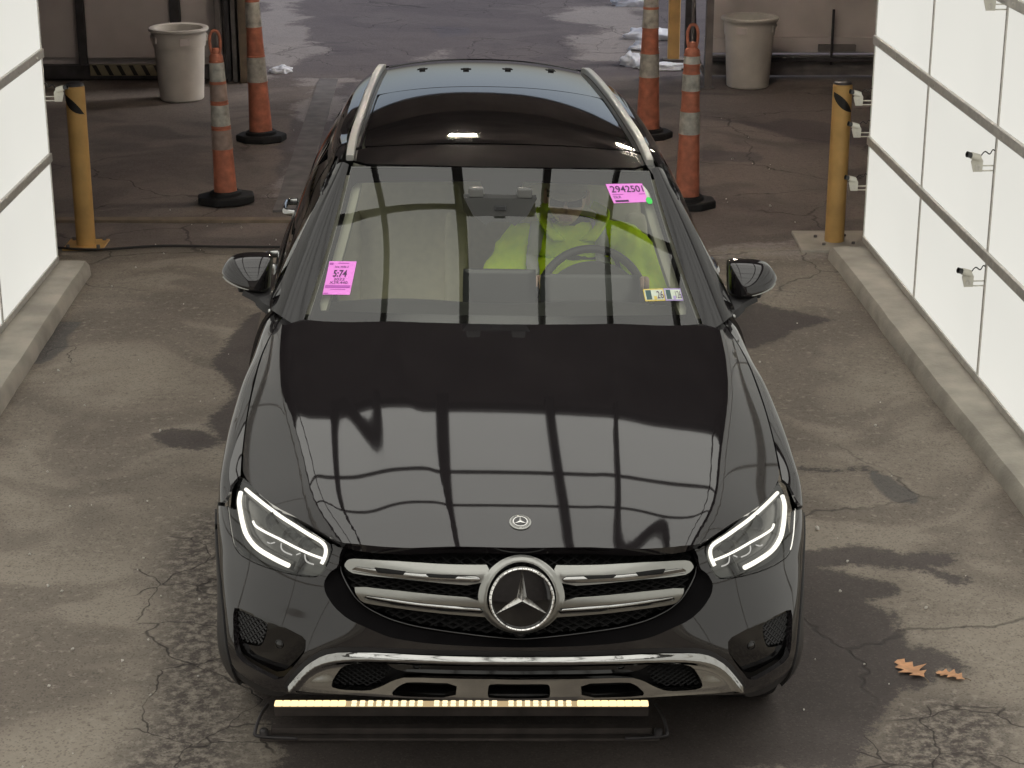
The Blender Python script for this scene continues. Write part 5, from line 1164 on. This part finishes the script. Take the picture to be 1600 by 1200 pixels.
# ------------------------------------------------------------------ the driver
def skin_mesh(name, joints, edges, root, mat, parent, sub=2, branch=.5):
    me = bpy.data.meshes.new(name); me.from_pydata([j[:3] for j in joints], edges, []); o = bpy.data.objects.new(name, me); COL.objects.link(o)
    o.modifiers.new('skin', 'SKIN').branch_smoothing = branch; o.modifiers.new('sub', 'SUBSURF').levels = sub; o.modifiers['sub'].render_levels = sub
    for i, j in enumerate(joints):
        r = j[3]; o.data.skin_vertices[0].data[i].radius = (r, r) if not isinstance(r, tuple) else r
        o.data.skin_vertices[0].data[i].use_root = (i == root)
    bpy.context.view_layer.update(); m2 = bpy.data.meshes.new_from_object(o.evaluated_get(bpy.context.evaluated_depsgraph_get())); bpy.data.objects.remove(o); m2.name = name
    return obj(name, m2, mat, parent, True)
PERS = empty('person', tuple(Vector(CAR.location)+Vector((-.03, -.02, .10))), CAR.rotation_euler); tag(PERS, 'person in a yellow high-visibility jacket and sunglasses at the steering wheel', 'person')
px_ = .345
J = [(px_, 2.30, .72, (.15, .12)), (px_, 2.33, .88, (.15, .11)), (px_, 2.34, 1.02, (.16, .11)), (px_, 2.34, 1.13, (.13, .085)), (px_-.02, 2.30, 1.18, .056), (px_-.035, 2.265, 1.235, .056),
     (px_-.20, 2.33, 1.10, .068), (px_-.27, 2.27, .92, .05), (px_-.20, 2.06, .93, .042), (px_-.165, 1.99, 1.00, .030),
     (px_+.19, 2.33, 1.10, .068), (px_+.27, 2.25, .92, .05), (px_+.235, 2.06, .95, .042), (px_+.20, 1.99, 1.02, .030),
     (px_-.10, 2.20, .66, .085), (px_-.13, 1.82, .74, .065), (px_-.12, 1.58, .52, .05), (px_-.12, 1.46, .50, .04),
     (px_+.10, 2.20, .66, .085), (px_+.13, 1.82, .74, .065), (px_+.12, 1.58, .52, .05), (px_+.12, 1.46, .50, .04)]
Ed = [(0, 1), (1, 2), (2, 3), (3, 4), (4, 5), (3, 6), (6, 7), (7, 8), (8, 9), (3, 10), (10, 11), (11, 12), (12, 13), (0, 14), (14, 15), (15, 16), (16, 17), (0, 18), (18, 19), (19, 20), (20, 21)]
skin_mesh('body', J, Ed, 0, 'trousers', PERS)
# head: a shaped sphere with brow, nose, lips, chin and ears
hx, hy, hz = px_-.040, 2.235, 1.305
bm = bmesh.new(); bmesh.ops.create_uvsphere(bm, u_segments=40, v_segments=32, radius=1)
def g(x, c, w): return math.exp(-((x-c)/w)**2)
for v in bm.verts:
    x, y, z = v.co; fr = max(0, -y)
    r = 1+.10*fr*g(x, 0, .16)*g(z, -.12, .16)*2.2+.05*fr*g(x, 0, .3)*g(z, -.78, .2)+.04*fr*g(z, .22, .12)*g(x, 0, .6)-.06*fr*g(abs(x), .33, .16)*g(z, .08, .12)+.035*fr*g(x, 0, .25)*g(z, -.42, .06)+.035*fr*g(x, 0, .25)*g(z, -.52, .06)-.03*fr*g(x, 0, .3)*g(z, -.47, .02)
    jaw = 1-.25*max(0, -z)**1.5
    v.co = Vector((x*.078*r*jaw, y*.098*r, z*.118))
ho = obj('head', bm, 'skin', PERS, True); ho.location = (hx, hy, hz); ho.rotation_euler = (R(8), 0, R(-6))
for s in (-1, 1): cushion('ear', (-.008, -.02, -.03), (.008, .02, .03), 'skin', ho, (s*.080, .01, -.005), (0, 0, R(15*s)), .8)
cushion('lips', (-.026, -.006, -.008), (.026, .006, .008), 'lip', ho, (0, -.096, -.058), (0, 0, 0), .8)
for s in (-1, 1): cushion('sunglass_lens', (-.029, -.005, -.021), (.029, .005, .021), 'shades', ho, (s*.034, -.098, .014), (R(-6), 0, R(10*s)), .5)
tube('sunglass_frame', [(-.076, .0, .024), (-.072, -.075, .026), (-.03, -.102, .03), (0, -.106, .026), (.03, -.102, .03), (.072, -.075, .026), (.076, 0, .024)], .004, 'shades', ho, 6)
bm = bmesh.new(); bmesh.ops.create_uvsphere(bm, u_segments=36, v_segments=20, radius=1); bmesh.ops.delete(bm, geom=[v for v in bm.verts if v.co.z < .22], context='VERTS')
for v in bm.verts: v.co = Vector((v.co.x*.086, v.co.y*.106, v.co.z*.128))
bmesh.ops.solidify(bm, geom=bm.faces[:], thickness=.004); obj('cap', bm, 'cap_cloth', ho, True)
bm = prism_bm([(.078*math.cos(a), -.06-.10*math.sin(a)) for a in np.linspace(.1, math.pi-.1, 14)], .040, .046); obj('cap_peak', bm, 'cap_cloth', ho)
# jacket over torso and arms
JJ = [(px_, 2.31, .78, (.22, .16)), (px_, 2.33, .94, (.23, .165)), (px_, 2.335, 1.06, (.215, .15)), (px_, 2.34, 1.14, (.165, .11)), (px_-.01, 2.335, 1.185, (.085, .075)),
      (px_-.215, 2.32, 1.10, .098), (px_-.295, 2.24, .94, .090), (px_-.235, 2.08, .93, .066), (px_-.185, 2.01, .985, .052),
      (px_+.215, 2.32, 1.10, .098), (px_+.305, 2.22, .945, .090), (px_+.255, 2.08, .945, .066), (px_+.215, 2.01, 1.00, .052)]
JE = [(0, 1), (1, 2), (2, 3), (3, 4), (3, 5), (5, 6), (6, 7), (7, 8), (3, 9), (9, 10), (10, 11), (11, 12)]
JK = skin_mesh('jacket', JJ, JE, 0, 'hi_vis', PERS, 3)
for v in JK.data.vertices:
    n_ = noise.fractal(Vector((v.co.x*13, v.co.y*6, v.co.z*7)), .8, 2, 4)*.017+.003*math.sin(v.co.z*40+v.co.x*25+6*noise.noise(v.co*5)); v.co += v.normal*n_
# reflective braces: strips pulled onto the jacket surface
from mathutils.bvhtree import BVHTree
bv = BVHTree.FromPolygons([v.co for v in JK.data.vertices], [p.vertices for p in JK.data.polygons])
def strip(name, pts, w, axis, mat, lift=.010):
    bm = bmesh.new(); A = []; B = []
    for p in catmull(pts, 10):
        for L_, sgn in ((A, -1), (B, 1)):
            q = Vector(p)+Vector(axis)*w*sgn; o_ = Vector((q.x, q.y-.6, q.z+.25)); hit = bv.ray_cast(o_, Vector((0, .6, -.25)).normalized())
            L_.append(bm.verts.new(hit[0]+hit[1]*lift if hit[0] is not None else q))
    for i in range(len(A)-1): bm.faces.new([A[i], A[i+1], B[i+1], B[i]])
    bmesh.ops.recalc_face_normals(bm, faces=bm.faces[:]); bmesh.ops.solidify(bm, geom=bm.faces[:], thickness=.002); return obj(name, bm, mat, JK, True)
for s in (-1, 1): strip('reflective_brace', [(px_-.028+s*.115, 2.25, 1.20), (px_-.028+s*.138, 2.2, 1.10), (px_-.028+s*.138, 2.2, .98), (px_-.028+s*.135, 2.2, .86)], .030, (1, 0, 0), 'reflective_grey')
for s in (-1, 1):                                    # open collar wings
    bm = bmesh.new(); P0 = [(px_-.01+s*.03, 2.235, 1.120), (px_-.01+s*.075, 2.265, 1.165), (px_-.01+s*.105, 2.32, 1.205), (px_-.01+s*.085, 2.38, 1.215)]; P1 = [(px_-.01+s*.085, 2.195, 1.13), (px_-.01+s*.135, 2.225, 1.20), (px_-.01+s*.145, 2.30, 1.235), (px_-.01+s*.10, 2.39, 1.245)]
    a = [bm.verts.new(p) for p in catmull(P0, 4)]; b = [bm.verts.new(p) for p in catmull(P1, 4)]
    for i in range(len(a)-1): bm.faces.new([a[i], a[i+1], b[i+1], b[i]])
    bmesh.ops.recalc_face_normals(bm, faces=bm.faces[:]); bmesh.ops.solidify(bm, geom=bm.faces[:], thickness=.012); obj('collar', bm, 'hi_vis', JK, True)
# hands on the wheel rim: palm, four curled fingers and a thumb each
def hand(s, ang):
    c = Vector((.365+.03+.200*math.cos(ang), 2.005, 1.045-.10)) + Vector((0, math.sin(ang)*.188*math.cos(R(68))*1.0, math.sin(ang)*.188*math.sin(R(68))))
    j = [(0, .055, -.045, .026), (0, .028, -.018, .027), (s*.002, .018, .016, .024)]; e = [(0, 1), (1, 2)]
    for k in range(4):
        b = len(j); off = (k-1.5)*.019; L_ = (.9, 1.0, .97, .8)[k]
        j += [(off, .006, .026, .0095), (off, -.018*L_, .022, .009), (off, -.030*L_, .002, .0085), (off, -.020*L_, -.014, .008)]; e += [(2, b), (b, b+1), (b+1, b+2), (b+2, b+3)]
    b = len(j); j += [(-s*.034, .022, -.012, .012), (-s*.044, .000, .004, .0105), (-s*.036, -.018, .014, .009)]; e += [(1, b), (b, b+1), (b+1, b+2)]
    o = skin_mesh('hand', j, e, 0, 'skin', PERS, 2); o.location = c; return o
hand(-1, R(160)); hand(1, R(20))
